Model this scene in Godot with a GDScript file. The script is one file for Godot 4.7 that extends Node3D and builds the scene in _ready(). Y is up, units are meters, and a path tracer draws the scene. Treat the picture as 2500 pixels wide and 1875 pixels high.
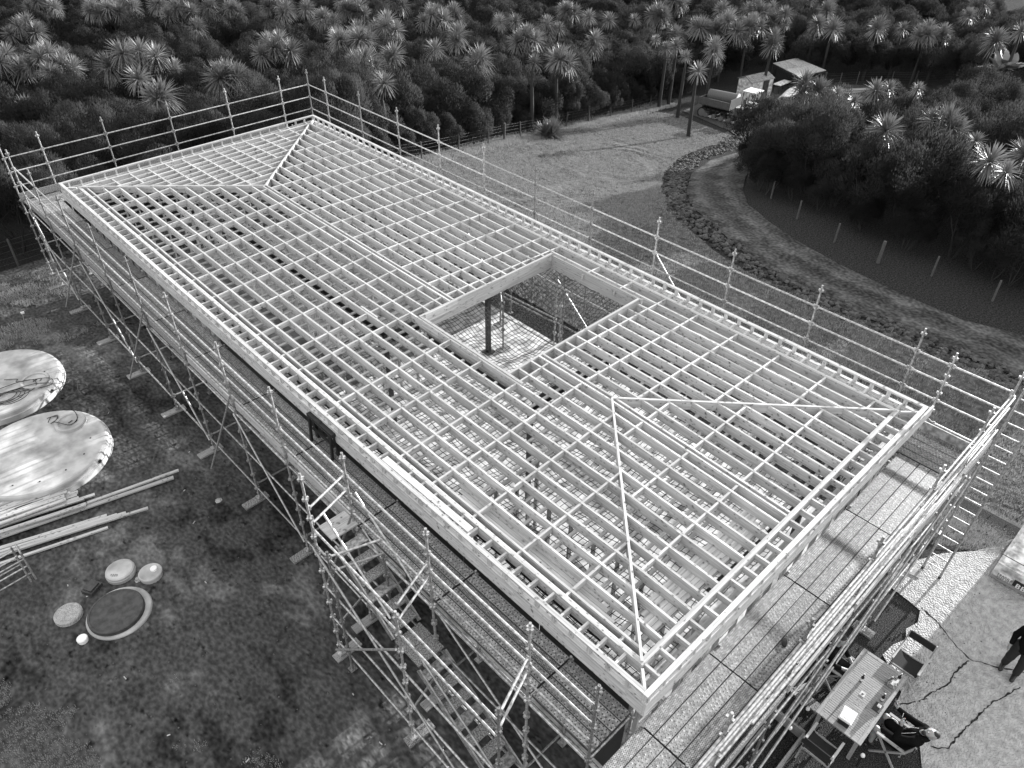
extends Node3D

const W := 9.755        # house width, x
const LN := 24.74       # house length, towards -z
const YT := 4.1         # top of the parapet
const JS := 0.3915      # spacing of joists, studs, battens

var rng := RandomNumberGenerator.new()
var M := {}
var used := {}
var cam: Camera3D


# ---------------------------------------------------------------- helpers
class MB:
	var v := PackedVector3Array()
	var n := PackedVector3Array()
	var t := PackedVector2Array()
	var c := PackedColorArray()
	var i := PackedInt32Array()
	var col := false

	func quad(a: Vector3, b: Vector3, c2: Vector3, d: Vector3, ua := Vector2.ZERO, ub := Vector2.RIGHT, uc := Vector2.ONE, ud := Vector2.DOWN) -> void:
		# a b c d run counter-clockwise seen from outside
		var nn := (b - a).cross(d - a).normalized()
		var k := v.size()
		v.append_array(PackedVector3Array([a, b, c2, d]))
		n.append_array(PackedVector3Array([nn, nn, nn, nn]))
		t.append_array(PackedVector2Array([ua, ub, uc, ud]))
		i.append_array(PackedInt32Array([k, k + 2, k + 1, k, k + 3, k + 2]))

	func tri(a: Vector3, b: Vector3, d: Vector3, na: Vector3, nb: Vector3, nd: Vector3) -> void:
		if (b - a).cross(d - a).dot(na + nb + nd) < 0.0:
			var sw := b
			b = d
			d = sw
			sw = nb
			nb = nd
			nd = sw
		var k := v.size()
		v.append_array(PackedVector3Array([a, b, d]))
		n.append_array(PackedVector3Array([na, nb, nd]))
		t.append_array(PackedVector2Array([Vector2.ZERO, Vector2.ZERO, Vector2.ZERO]))
		i.append_array(PackedInt32Array([k, k + 2, k + 1]))

	# a bar between two points on its axis; w is its horizontal width, h its height
	func bar(a: Vector3, b: Vector3, w: float, h: float, uo := Vector2.ZERO, upv := Vector3.UP) -> void:
		var z := (b - a).normalized()
		if absf(z.dot(upv)) > 0.95:
			upv = Vector3(0, 0, 1)
		var x := upv.cross(z).normalized() * w * 0.5
		var y := z.cross(x).normalized() * h * 0.5
		var l := a.distance_to(b)
		var p: Array[Vector3] = [x + y, -x + y, -x - y, x - y]
		var s := uo.y
		for k in 4:
			var q := p[k]
			var r := p[(k + 1) % 4]
			var e := w if k % 2 == 0 else h
			quad(a + q, b + q, b + r, a + r, Vector2(uo.x, s), Vector2(uo.x + l, s), Vector2(uo.x + l, s + e), Vector2(uo.x, s + e))
			s += e
		quad(a + p[0], a + p[1], a + p[2], a + p[3], uo, uo + Vector2(w, 0), uo + Vector2(w, h), uo + Vector2(0, h))
		quad(b + p[3], b + p[2], b + p[1], b + p[0], uo, uo + Vector2(w, 0), uo + Vector2(w, h), uo + Vector2(0, h))

	func box(lo: Vector3, hi: Vector3, uo := Vector2.ZERO) -> void:
		var m := (lo + hi) * 0.5
		if hi.x - lo.x > hi.z - lo.z:
			bar(Vector3(lo.x, m.y, m.z), Vector3(hi.x, m.y, m.z), hi.z - lo.z, hi.y - lo.y, uo)
		else:
			bar(Vector3(m.x, m.y, lo.z), Vector3(m.x, m.y, hi.z), hi.x - lo.x, hi.y - lo.y, uo)

	func tube(a: Vector3, b: Vector3, r: float, rb := -1.0, sides := 8, caps := true) -> void:
		if rb < 0.0:
			rb = r
		var z := (b - a).normalized()
		var up := Vector3.UP if absf(z.y) < 0.9 else Vector3(0, 0, 1)
		var x := up.cross(z).normalized()
		var y := z.cross(x)
		var k := v.size()
		var l := a.distance_to(b)
		for s in sides + 1:
			var d := x * cos(TAU * s / sides) + y * sin(TAU * s / sides)
			v.append(a + d * r)
			v.append(b + d * rb)
			n.append(d)
			n.append(d)
			t.append(Vector2(0, float(s) / sides * r * 6.28))
			t.append(Vector2(l, float(s) / sides * r * 6.28))
		for s in sides:
			var q := k + s * 2
			i.append_array(PackedInt32Array([q, q + 1, q + 3, q, q + 3, q + 2]))
		if caps:
			disc(a, -z, r, sides)
			disc(b, z, rb, sides)

	func disc(o: Vector3, nn: Vector3, r: float, sides := 24) -> void:
		if r < 0.0005:
			return
		var up := Vector3.UP if absf(nn.y) < 0.9 else Vector3(0, 0, 1)
		var x := up.cross(nn).normalized()
		var y := nn.cross(x)
		var k := v.size()
		v.append(o)
		n.append(nn)
		t.append(Vector2(o.x, o.z))
		for s in sides:
			var q := o + (x * cos(TAU * s / sides) + y * sin(TAU * s / sides)) * r
			v.append(q)
			n.append(nn)
			t.append(Vector2(q.x, q.z))
		for s in sides:
			i.append_array(PackedInt32Array([k, k + 1 + (s + 1) % sides, k + 1 + s]))

	# profile of (radius, height) from top to bottom round a vertical axis
	func lathe(o: Vector3, prof: Array, sides := 32) -> void:
		for q in prof.size() - 1:
			var p: Vector2 = prof[q]
			var r: Vector2 = prof[q + 1]
			var nn := Vector2(p.y - r.y, r.x - p.x).normalized()
			var k := v.size()
			for s in sides + 1:
				var d := Vector3(cos(TAU * s / sides), 0, sin(TAU * s / sides))
				v.append(o + d * p.x + Vector3.UP * p.y)
				v.append(o + d * r.x + Vector3.UP * r.y)
				var nv := Vector3(d.x * nn.x, nn.y, d.z * nn.x)
				n.append(nv)
				n.append(nv)
				for e in 2:
					var w := v[v.size() - 2 + e]
					t.append(Vector2(w.x + w.y, w.z + w.y))
			for s in sides:
				var a := k + s * 2
				i.append_array(PackedInt32Array([a, a + 1, a + 3, a, a + 3, a + 2]))

	func line(pts: Array, r: float, sides := 5) -> void:
		for k in pts.size() - 1:
			tube(pts[k], pts[k + 1], r, r, sides, k == 0 or k == pts.size() - 2)

	func mesh() -> ArrayMesh:
		var a := []
		a.resize(Mesh.ARRAY_MAX)
		a[Mesh.ARRAY_VERTEX] = v
		a[Mesh.ARRAY_NORMAL] = n
		a[Mesh.ARRAY_TEX_UV] = t
		if c.size() == v.size() and c.size() > 0:
			a[Mesh.ARRAY_COLOR] = c
		a[Mesh.ARRAY_INDEX] = i
		var m := ArrayMesh.new()
		m.add_surface_from_arrays(Mesh.PRIMITIVE_TRIANGLES, a)
		return m


func numbered(called: String) -> String:
	if not used.has(called):
		used[called] = 0
		return called
	used[called] += 1
	return "%s_%03d" % [called, used[called]]


func tag(o: Node3D, label: String, category: String, group := "", kind := "") -> Node3D:
	if label != "":
		o.set_meta("label", label)
	if category != "":
		o.set_meta("category", category)
	if group != "":
		o.set_meta("group", group)
	if kind != "":
		o.set_meta("kind", kind)
	return o


func thing(called: String, label: String, category: String, at := Vector3.ZERO, group := "") -> Node3D:
	var o := Node3D.new()
	o.name = numbered(called)
	add_child(o)
	o.position = at
	tag(o, label, category, group)
	return o


func put(called: String, b, m: Material, parent: Node = self) -> MeshInstance3D:
	var o := MeshInstance3D.new()
	o.mesh = b.mesh() if b is MB else b
	o.material_override = m
	if parent == self:
		o.name = numbered(called)
	else:
		o.name = called
	parent.add_child(o, true)
	return o


func structure(called: String, b, m: Material) -> MeshInstance3D:
	var o := put(called, b, m)
	o.set_meta("kind", "structure")
	return o


func copy(o: Node3D, at: Vector3, turn := 0.0, label := "") -> Node3D:
	var d: Node3D = o.duplicate()
	d.name = numbered(o.name.rstrip("0123456789").rstrip("_"))
	add_child(d)
	d.position = at
	d.rotation.y = turn
	if label != "":
		d.set_meta("label", label)
	return d


func uo() -> Vector2:
	return Vector2(rng.randf() * 7.0, rng.randf() * 5.0)


# a stick of timber as one named part
func stick(called: String, parent: Node, a: Vector3, b: Vector3, w: float, h: float, m: Material = null) -> MeshInstance3D:
	var g := MB.new()
	g.bar(a, b, w, h, uo())
	return put(called, g, m if m else wood(), parent)


func wood() -> Material:
	return M.wood[rng.randi() % 4]


func pipe(called: String, parent: Node, a: Vector3, b: Vector3, r := 0.024, m: Material = null) -> MeshInstance3D:
	var g := MB.new()
	g.tube(a, b, r, r, 8)
	return put(called, g, m if m else M.galv[rng.randi() % 3], parent)


func ground(x: float, z: float) -> float:
	var dx := maxf(0.0, x - 11.8)
	var dz := maxf(0.0, -27.5 - z)
	return -7.5 * tanh(sqrt(dx * dx + dz * dz) / 35.0) * (0.45 + 0.55 * smoothstep(-12.0, -24.0, z))


func on(x: float, z: float, y := 0.0) -> Vector3:
	return Vector3(x, ground(x, z) + y, z)


func roof_y(x: float, z: float) -> float:
	var d := minf(minf(x - 0.45, W - 0.45 - x), minf(-z - 0.45, LN - 0.45 + z))
	return YT - 0.125 + 0.0395 * maxf(d, 0.0)


# ---------------------------------------------------------------- textures
func grey(l: float) -> Color:
	return Color(l, l, l).linear_to_srgb()


func noise(seed_: int, freq: float, oct := 4, type := FastNoiseLite.TYPE_SIMPLEX_SMOOTH) -> FastNoiseLite:
	var f := FastNoiseLite.new()
	f.seed = seed_
	f.noise_type = type
	f.frequency = freq
	f.fractal_octaves = oct
	return f


func tex(im: Image, mip := true) -> ImageTexture:
	if mip:
		im.generate_mipmaps()
	return ImageTexture.create_from_image(im)


# fills a grey image from a function of the pixel
func paint(w: int, h: int, f: Callable) -> Image:
	var d := PackedByteArray()
	d.resize(w * h)
	var k := 0
	for y in h:
		for x in w:
			d[k] = clampi(int(f.call(x, y) * 255.0), 0, 255)
			k += 1
	return Image.create_from_data(w, h, false, Image.FORMAT_L8, d)


func seamless(size: int, seed_: int, freq: float, oct := 4, lo := 0.0, hi := 1.0, type := FastNoiseLite.TYPE_SIMPLEX_SMOOTH) -> Image:
	var im := noise(seed_, freq, oct, type).get_seamless_image(size, size)
	im.convert(Image.FORMAT_L8)
	var d := im.get_data()
	for k in d.size():
		d[k] = clampi(int(255.0 * lerpf(lo, hi, d[k] / 255.0)), 0, 255)
	return Image.create_from_data(size, size, false, Image.FORMAT_L8, d)


func mat(l: float, rough := 0.8, metal := 0.0) -> StandardMaterial3D:
	var m := StandardMaterial3D.new()
	m.albedo_color = grey(l)
	m.roughness = rough
	m.metallic = metal
	return m


func tri(m: StandardMaterial3D, t: Texture2D, scale: float, relief := 0.0, height: Texture2D = null) -> StandardMaterial3D:
	m.albedo_texture = t
	m.uv1_triplanar = true
	m.uv1_world_triplanar = true
	m.uv1_scale = Vector3.ONE * scale
	if relief > 0.0:
		m.heightmap_enabled = true
		m.heightmap_texture = height if height else t
		m.heightmap_scale = relief
	return m


func wood_image() -> Image:
	var w := 1024
	var h := 512
	var f := noise(3, 0.5, 3)
	var g := noise(9, 0.006, 2)
	var d := PackedFloat32Array()
	d.resize(w * h)
	var k := 0
	for y in h:
		var row := f.get_noise_2d(0.0, y * 0.9) * 0.10 + f.get_noise_2d(77.0, y * 0.16) * 0.10
		for x in w:
			d[k] = 0.82 + row + g.get_noise_2d(x * 0.5, y * 6.0) * 0.10 + g.get_noise_2d(x * 3.0, y * 60.0) * 0.05
			k += 1
	var r := RandomNumberGenerator.new()
	r.seed = 5
	for q in 95:
		var cx := r.randi() % w
		var cy := r.randi() % h
		var a := r.randf_range(2.5, 7.0)
		var e := r.randf_range(0.7, 1.6)
		var dark := r.randf_range(0.25, 0.6)
		var s := int(a * 3.0)
		for yy in range(-s, s + 1):
			for xx in range(-s, s + 1):
				var rr := sqrt(xx * xx / (e * e) + yy * yy) / a
				if rr > 2.6:
					continue
				var px := posmod(cx + xx, w) + posmod(cy + yy, h) * w
				d[px] -= dark * clampf(1.25 - rr, 0.0, 1.0) + 0.10 * clampf(1.0 - absf(rr - 1.4), 0.0, 1.0)
	return paint(w, h, func(x, y): return d[y * w + x])


func plank_images(style: int) -> Array:
	# steel scaffold plank, 2.4 m by 0.235 m: rows of punched dimples with a hole in each
	var w := 1024
	var h := 100
	var px: float = [30.0, 30.0, 15.0][style]
	var py: float = [33.3, 25.0, 14.3][style]
	var st := noise(20 + style, 0.02, 4)
	var sp := noise(40 + style, 0.09, 3)
	var bump := PackedFloat32Array()
	bump.resize(w * h)
	var col := paint(w, h, func(x, y):
		var ry := int(y / py)
		var ox := px * 0.5 if ry % 2 == 1 else 0.0
		var dx := fposmod(x + ox, px) - px * 0.5
		var dy := fposmod(y, py) - py * 0.5
		var r := sqrt(dx * dx + dy * dy)
		var v := 0.72 + st.get_noise_2d(x, y) * 0.22 + sp.get_noise_2d(x, y) * 0.10
		var s := sp.get_noise_2d(x * 0.45 + 300.0, y * 0.45)
		if s > 0.2:
			v += (s - 0.2) * 1.1
		var hole: float = [5.0, 4.2, 3.4][style]
		var rim: float = [10.0, 9.0, 6.0][style]
		bump[y * w + x] = 0.35 + 0.65 * clampf((rim - r) / (rim - hole), 0.0, 1.0)
		if r < rim and r > hole:
			v *= 1.0 + 0.25 * clampf(-dx / rim, -0.6, 1.0)
		if r < hole:
			v *= 0.10
			bump[y * w + x] = 0.0
		if y < 3 or y > h - 4:
			v *= 0.55
		return v)
	var bi := paint(w, h, func(x, y): return bump[y * w + x])
	return [tex(col), tex(bi)]


func make_materials() -> void:
	rng.seed = 1
	var wt := tex(wood_image())
	M.wood = []
	for l in [0.58, 0.66, 0.74, 0.62]:
		var m := mat(l, 0.75)
		m.albedo_texture = wt
		m.uv1_scale = Vector3(0.4, 0.8, 1)
		M.wood.append(m)
	M.lvl = mat(0.52, 0.7)
	M.lvl.albedo_texture = wt
	M.lvl.uv1_scale = Vector3(0.3, 1.6, 1)
	M.oldwood = mat(0.42, 0.85)
	M.oldwood.albedo_texture = wt
	M.oldwood.uv1_scale = Vector3(0.9, 2.2, 1)
	var soft := tex(seamless(512, 4, 0.012, 5, 0.55, 1.15))
	var fine := tex(seamless(512, 8, 0.06, 4, 0.35, 1.25))
	var grit := tex(seamless(512, 15, 0.11, 3, 0.1, 1.3))
	var cell := tex(seamless(512, 18, 0.05, 2, 0.2, 1.2, FastNoiseLite.TYPE_CELLULAR))
	M.soft = soft
	M.galv = []
	for l in [0.42, 0.52, 0.6]:
		M.galv.append(tri(mat(l, 0.42, 0.55), soft, 1.7))
	M.oldgalv = tri(mat(0.3, 0.55, 0.4), fine, 1.1)
	M.steel = tri(mat(0.022, 0.5), soft, 0.8)
	M.plank = []
	for s in 3:
		var im := plank_images(s)
		for l in [0.30, 0.42]:
			var m := mat(l, 0.6, 0.1)
			m.albedo_texture = im[0]
			m.heightmap_enabled = true
			m.heightmap_texture = im[1]
			m.heightmap_scale = 0.6
			M.plank.append(m)
	M.wrap = mat(0.03, 0.6)
	M.block = tri(mat(0.33, 0.9), fine, 0.9)
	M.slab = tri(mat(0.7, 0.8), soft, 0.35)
	M.concrete = tri(mat(0.44, 0.9), tex(seamless(512, 31, 0.03, 6, 0.78, 1.05)), 0.3, 4.0, grit)
	M.tank = tri(mat(0.5, 0.9), tex(seamless(512, 36, 0.01, 6, 0.66, 1.08)), 0.25)
	M.cap = mat(0.75, 0.5)
	M.black = mat(0.012, 0.5)
	M.rubber = mat(0.02, 0.6)
	M.hose = mat(0.018, 0.4)
	M.darklid = tri(mat(0.055, 0.6), soft, 0.7)
	M.rock = []
	for l in [0.07, 0.11, 0.17]:
		M.rock.append(tri(mat(l, 0.9), grit, 2.3))
	M.gravel = tri(mat(0.11, 0.95), grit, 0.7, 3.0)
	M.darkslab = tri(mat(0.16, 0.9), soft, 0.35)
	M.drive = drive_material()
	M.clearing = tri(mat(0.10, 0.95), grit, 0.45, 3.0)
	M.soil = tri(mat(0.05, 1.0), fine, 0.35, 4.0)
	M.lawn = lawn_material()
	M.blade = []
	for l in [0.12, 0.19, 0.26]:
		var m := mat(l, 0.7)
		m.backlight_enabled = true
		m.backlight = grey(0.25)
		M.blade.append(m)
	M.leaf = []
	for l in [0.013, 0.019, 0.027]:
		var m := mat(l, 0.75)
		m.backlight_enabled = true
		m.backlight = grey(0.06)
		M.leaf.append(m)
	M.sword = []
	for l in [0.09, 0.13, 0.18]:
		var m := mat(l, 0.5)
		m.backlight_enabled = true
		m.backlight = grey(0.05)
		M.sword.append(m)
	for m in M.leaf:
		m.metallic_specular = 0.06
		m.roughness = 0.9
	for m in M.blade:
		m.metallic_specular = 0.15
	M.soil.metallic_specular = 0.1
	M.gravel.metallic_specular = 0.15
	M.bark = tri(mat(0.05, 0.95), fine, 1.5)
	M.palebark = tri(mat(0.12, 0.95), fine, 1.5)
	M.post = tri(mat(0.13, 0.95), fine, 1.3)
	M.wire = mat(0.12, 0.6, 0.2)
	M.machine = tri(mat(0.13, 0.6), fine, 0.8)
	M.shed = tri(mat(0.88, 0.5), soft, 0.5)
	M.sheddark = tri(mat(0.07, 0.5), soft, 0.5)
	M.shedroof = tri(mat(0.3, 0.5), soft, 0.6)
	M.paint = tri(mat(0.42, 0.5), soft, 0.8)
	M.white = tri(mat(0.78, 0.5), soft, 0.6)
	M.cloth = tri(mat(0.011, 0.95), fine, 3.0)
	M.cloth.metallic_specular = 0.15
	M.skin = mat(0.26, 0.55)
	M.skin.subsurf_scatter_enabled = true
	M.skin.subsurf_scatter_strength = 0.15
	M.hair = mat(0.02, 0.7)
	M.net = mat(0.035, 0.8)
	M.rope = mat(0.7, 0.8)
	M.sheet = mat(0.72, 0.45)
	M.glass = mat(0.015, 0.12)
	M.canvas = mat(0.012, 0.9)
	M.print = mat(0.02, 0.6)


func dirt_material() -> StandardMaterial3D:
	# the yard on the left, x -14..0.4, z -28..12: mud, dry pale patches, wheel marks
	var w := 760
	var h := 1400
	var big := noise(50, 0.006, 4)
	var mid := noise(51, 0.03, 4)
	var fin := noise(52, 0.16, 3)
	var marks := noise(53, 0.02, 2, FastNoiseLite.TYPE_CELLULAR)
	var bump := PackedFloat32Array()
	bump.resize(w * h)
	var im := paint(w, h, func(x, y):
		var b := big.get_noise_2d(x, y)
		var m := mid.get_noise_2d(x, y)
		var f := fin.get_noise_2d(x, y)
		var v := 0.52 + b * 0.07 + m * 0.07 + f * 0.20
		var pale := clampf((b + m * 0.6 - 0.22) * 3.0, 0.0, 1.0)
		v += pale * 0.16
		var wet := clampf((-b - m * 0.4 - 0.25) * 4.0, 0.0, 1.0)
		v -= wet * 0.12
		var lump := clampf((mid.get_noise_2d(x * 1.7 + 900.0, y * 1.7) - 0.25) * 5.0, 0.0, 1.0) * clampf(fin.get_noise_2d(x * 0.5, y * 0.5) * 3.0, 0.0, 1.0)
		v += lump * 0.25 * f - lump * 0.10
		bump[y * w + x] = 0.5 + m * 0.25 * (1.0 - wet) + f * 0.22 * (1.0 - wet) + lump * 0.4 + b * 0.2
		return v)
	var bi := paint(w, h, func(x, y): return bump[y * w + x])
	var mm := mat(0.25, 0.93)
	mm.metallic_specular = 0.2
	mm.albedo_texture = tex(im)
	mm.heightmap_enabled = true
	mm.heightmap_texture = tex(bi)
	mm.heightmap_scale = 5.0
	return mm


func lawn_material() -> StandardMaterial3D:
	# worn grass with the rings a turning machine left, mapped once over the lawn (x 10..46, z -33..7)
	var w := 900
	var h := 1000
	var big := noise(150, 0.012, 4)
	var fin := noise(151, 0.12, 4)
	var bump := PackedFloat32Array()
	bump.resize(w * h)
	var im := paint(w, h, func(x, y):
		var px: float = 10.0 + x * 0.04
		var pz: float = -33.0 + y * 0.04
		var b := big.get_noise_2d(x, y)
		var f := fin.get_noise_2d(x, y)
		var r := sqrt(pow(px - 29.5, 2) + pow((pz + 25.0) * 1.1, 2)) + b * 0.8
		var ring := sin(r * 5.2) * clampf(1.0 - absf(r - 4.0) / 4.0, 0.0, 1.0)
		var r2 := sqrt(pow(px - 20.0, 2) + pow(pz + 31.0, 2)) + b * 0.8
		ring += 0.6 * sin(r2 * 4.4) * clampf(1.0 - absf(r2 - 9.0) / 3.5, 0.0, 1.0)
		bump[y * w + x] = 0.5 + f * 0.30 + ring * 0.30
		return 0.62 + b * 0.16 + f * 0.22 + ring * 0.15)
	var bi := paint(w, h, func(x, y): return bump[y * w + x])
	var m := mat(0.22, 1.0)
	m.albedo_texture = tex(im)
	m.heightmap_enabled = true
	m.heightmap_texture = tex(bi)
	m.heightmap_scale = 9.0
	m.metallic_specular = 0.1
	return m


func drive_material() -> StandardMaterial3D:
	# compacted gravel with two pale wheel tracks and a darker crown (x 19..45, z -25..7)
	var w := 520
	var h := 640
	var fin := noise(160, 0.25, 3)
	var mid := noise(161, 0.03, 3)
	var line := PackedVector2Array()
	for k in range(0, ROCKS.size(), 2):
		line.append(Vector2(ROCKS[k], ROCKS[k + 1]))
	var bump := PackedFloat32Array()
	bump.resize(w * h)
	var im := paint(w, h, func(x, y):
		var p := Vector2(19.0 + x * 0.05, -25.0 + y * 0.05)
		var d := 99.0
		for k in line.size() - 1:
			d = minf(d, p.distance_to(Geometry2D.get_closest_point_to_segment(p, line[k], line[k + 1])))
		var m := mid.get_noise_2d(x, y)
		var f := fin.get_noise_2d(x, y)
		d += m * 0.35
		var tr := exp(-pow((d - 1.25) / 0.28, 2)) + exp(-pow((d - 2.65) / 0.28, 2))
		bump[y * w + x] = 0.55 + f * 0.35 - tr * 0.12
		return 0.55 + m * 0.16 + f * 0.28 + tr * 0.14)
	var bi := paint(w, h, func(x, y): return bump[y * w + x])
	var m := mat(0.20, 1.0)
	m.albedo_texture = tex(im)
	m.heightmap_enabled = true
	m.heightmap_texture = tex(bi)
	m.heightmap_scale = 5.0
	m.metallic_specular = 0.1
	return m
const CABBAGE := [
	6.7,-59.8,4.2,2.16, 8.7,-57.3,4.2,2.24, 11.9,-74.2,4.2,2.13, 16.3,-83.7,4.2,2.19, 11.7,-49.3,4.2,2.99, 7.7,-35.3,4.2,1.11, 11.7,-36.8,4.2,1.48, 19.5,-45.7,4.2,1.98,
	5.4,-52.9,2.2,1.3, 1.8,-41.5,2.2,2.08, 18.6,-77.8,4.2,1.51, 19.8,-76.5,4.2,1.87, 21.8,-77.7,4.2,1.71, 23.7,-75.5,4.2,1.31, 23.8,-70.7,4.2,2.13, 21.6,-62.6,4.2,1.12,
	27.1,-71.7,4.2,1.28, 27.7,-68.7,4.2,1.42, 31.3,-68.4,4.2,1.62, 30.1,-63.4,4.2,1.18, 32.8,-64.4,4.2,1.22, 31,-58.8,4.2,1.29, 34.4,-60.2,4.2,1.51, 25,-46.8,4.2,1.19,
	26.9,-47.4,4.2,1.22, 37.1,-65.2,4.2,1.08, 35.1,-59.6,4.2,1.51, 30.6,-56.5,4.2,0.94, 40.3,-61,4.2,1.41, 37.9,-52.3,4.2,1.9, 40.3,-52.7,4.2,1.3, 30.5,-49.1,4.2,2,
	25.9,-45.7,4.2,1.44, 25.9,-48.6,4.2,0.95, 20.7,-37.5,3.6,1.54, 25.1,-40.8,3.6,1.09, 17,-30.1,3.6,0.73, 31.9,-42.3,4.2,1.26, 27.2,-38.8,4.2,0.96, 26.2,-33.4,4.2,1.21,
	36.7,-40,4.2,1.77, 32.1,-32.2,4.2,1.41, 29.7,-32.1,4.2,0.68, 40.6,-36.7,4.2,1.24, 41.2,-47.7,4.2,0.93, 42.4,-47,4.2,0.94, 42.2,-43.2,4.2,1.2, 43.2,-42.7,4.2,0.75,
	49.8,-48,4.2,1.52, 49.7,-45.2,4.2,0.99, 50,-43.1,4.2,0.97, 52,-41.9,4.2,0.82, 55.7,-42.2,4.2,1.54, 62.5,-45.2,4.2,1.49, 46.6,-35.4,4.2,0.59, 50.5,-36.3,4.2,0.93,
	46,-33,4.2,0.78, 43.5,-30.3,4.2,0.67, 55.5,-41.5,4.2,1.02, 49.8,-35.9,4.2,0.92, 54.1,-36.5,4.2,1.45, 56.2,-35.2,4.2,2.29, 57.4,-33.7,4.2,1.97, 55.1,-30.1,4.2,1.25,
	47.2,-30.5,4.2,1.13, 40,-26.8,4.2,0.87, 44.6,-32.9,4.2,0.7, 61.6,-44.8,4.2,1.48, 62.9,-40.1,4.2,1.27, 65,-37.7,4.2,1.64, 66,-35.3,4.2,1.09, 70.7,-33.6,4.2,1.14,
	64.7,-31.3,4.2,1.05, 64.6,-29.7,4.2,1.22, 62.8,-33.3,4.2,0.7, 69.2,-23.4,4.2,1.78, 70.4,-22.5,4.2,1.08, 85.5,-24.9,4.2,1.7, 53.5,-13.6,4.2,1.24, 42.9,-20.6,3.6,1.05,
	43.2,-19.8,3.6,1.04, 37.4,-15.9,3.6,0.48, 34.8,-13.8,3.6,0.45, 38.5,-14.3,3.6,0.76, 39.3,-13.9,3.6,0.6, 30.3,-10.3,3.6,1.02, 34.3,-9,3.6,1.44, 30.4,-5.6,3.6,0.99,
	29.6,-4.7,3.6,0.75, 33.2,-5.2,3.6,1, 33,-7.1,3.6,0.55, 74.5,-37.3,4.2,0.8, 68.1,-27.3,4.2,1.07, 70.1,-25.8,4.2,0.91, 40.1,-12.7,3.6,0.55, 79.9,-24,4.2,1,
	58.7,-13.6,4.2,0.89, 75.5,-35.6,4.2,0.8, 68.4,-38,4.2,0.95,
]


# ---------------------------------------------------------------- the timber house frame
func in_hole(x: float, z: float, pad := 0.0) -> bool:
	return x > 3.87 - pad and x < 8.52 + pad and z < -7.1 + pad and z > -10.27 - pad


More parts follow.
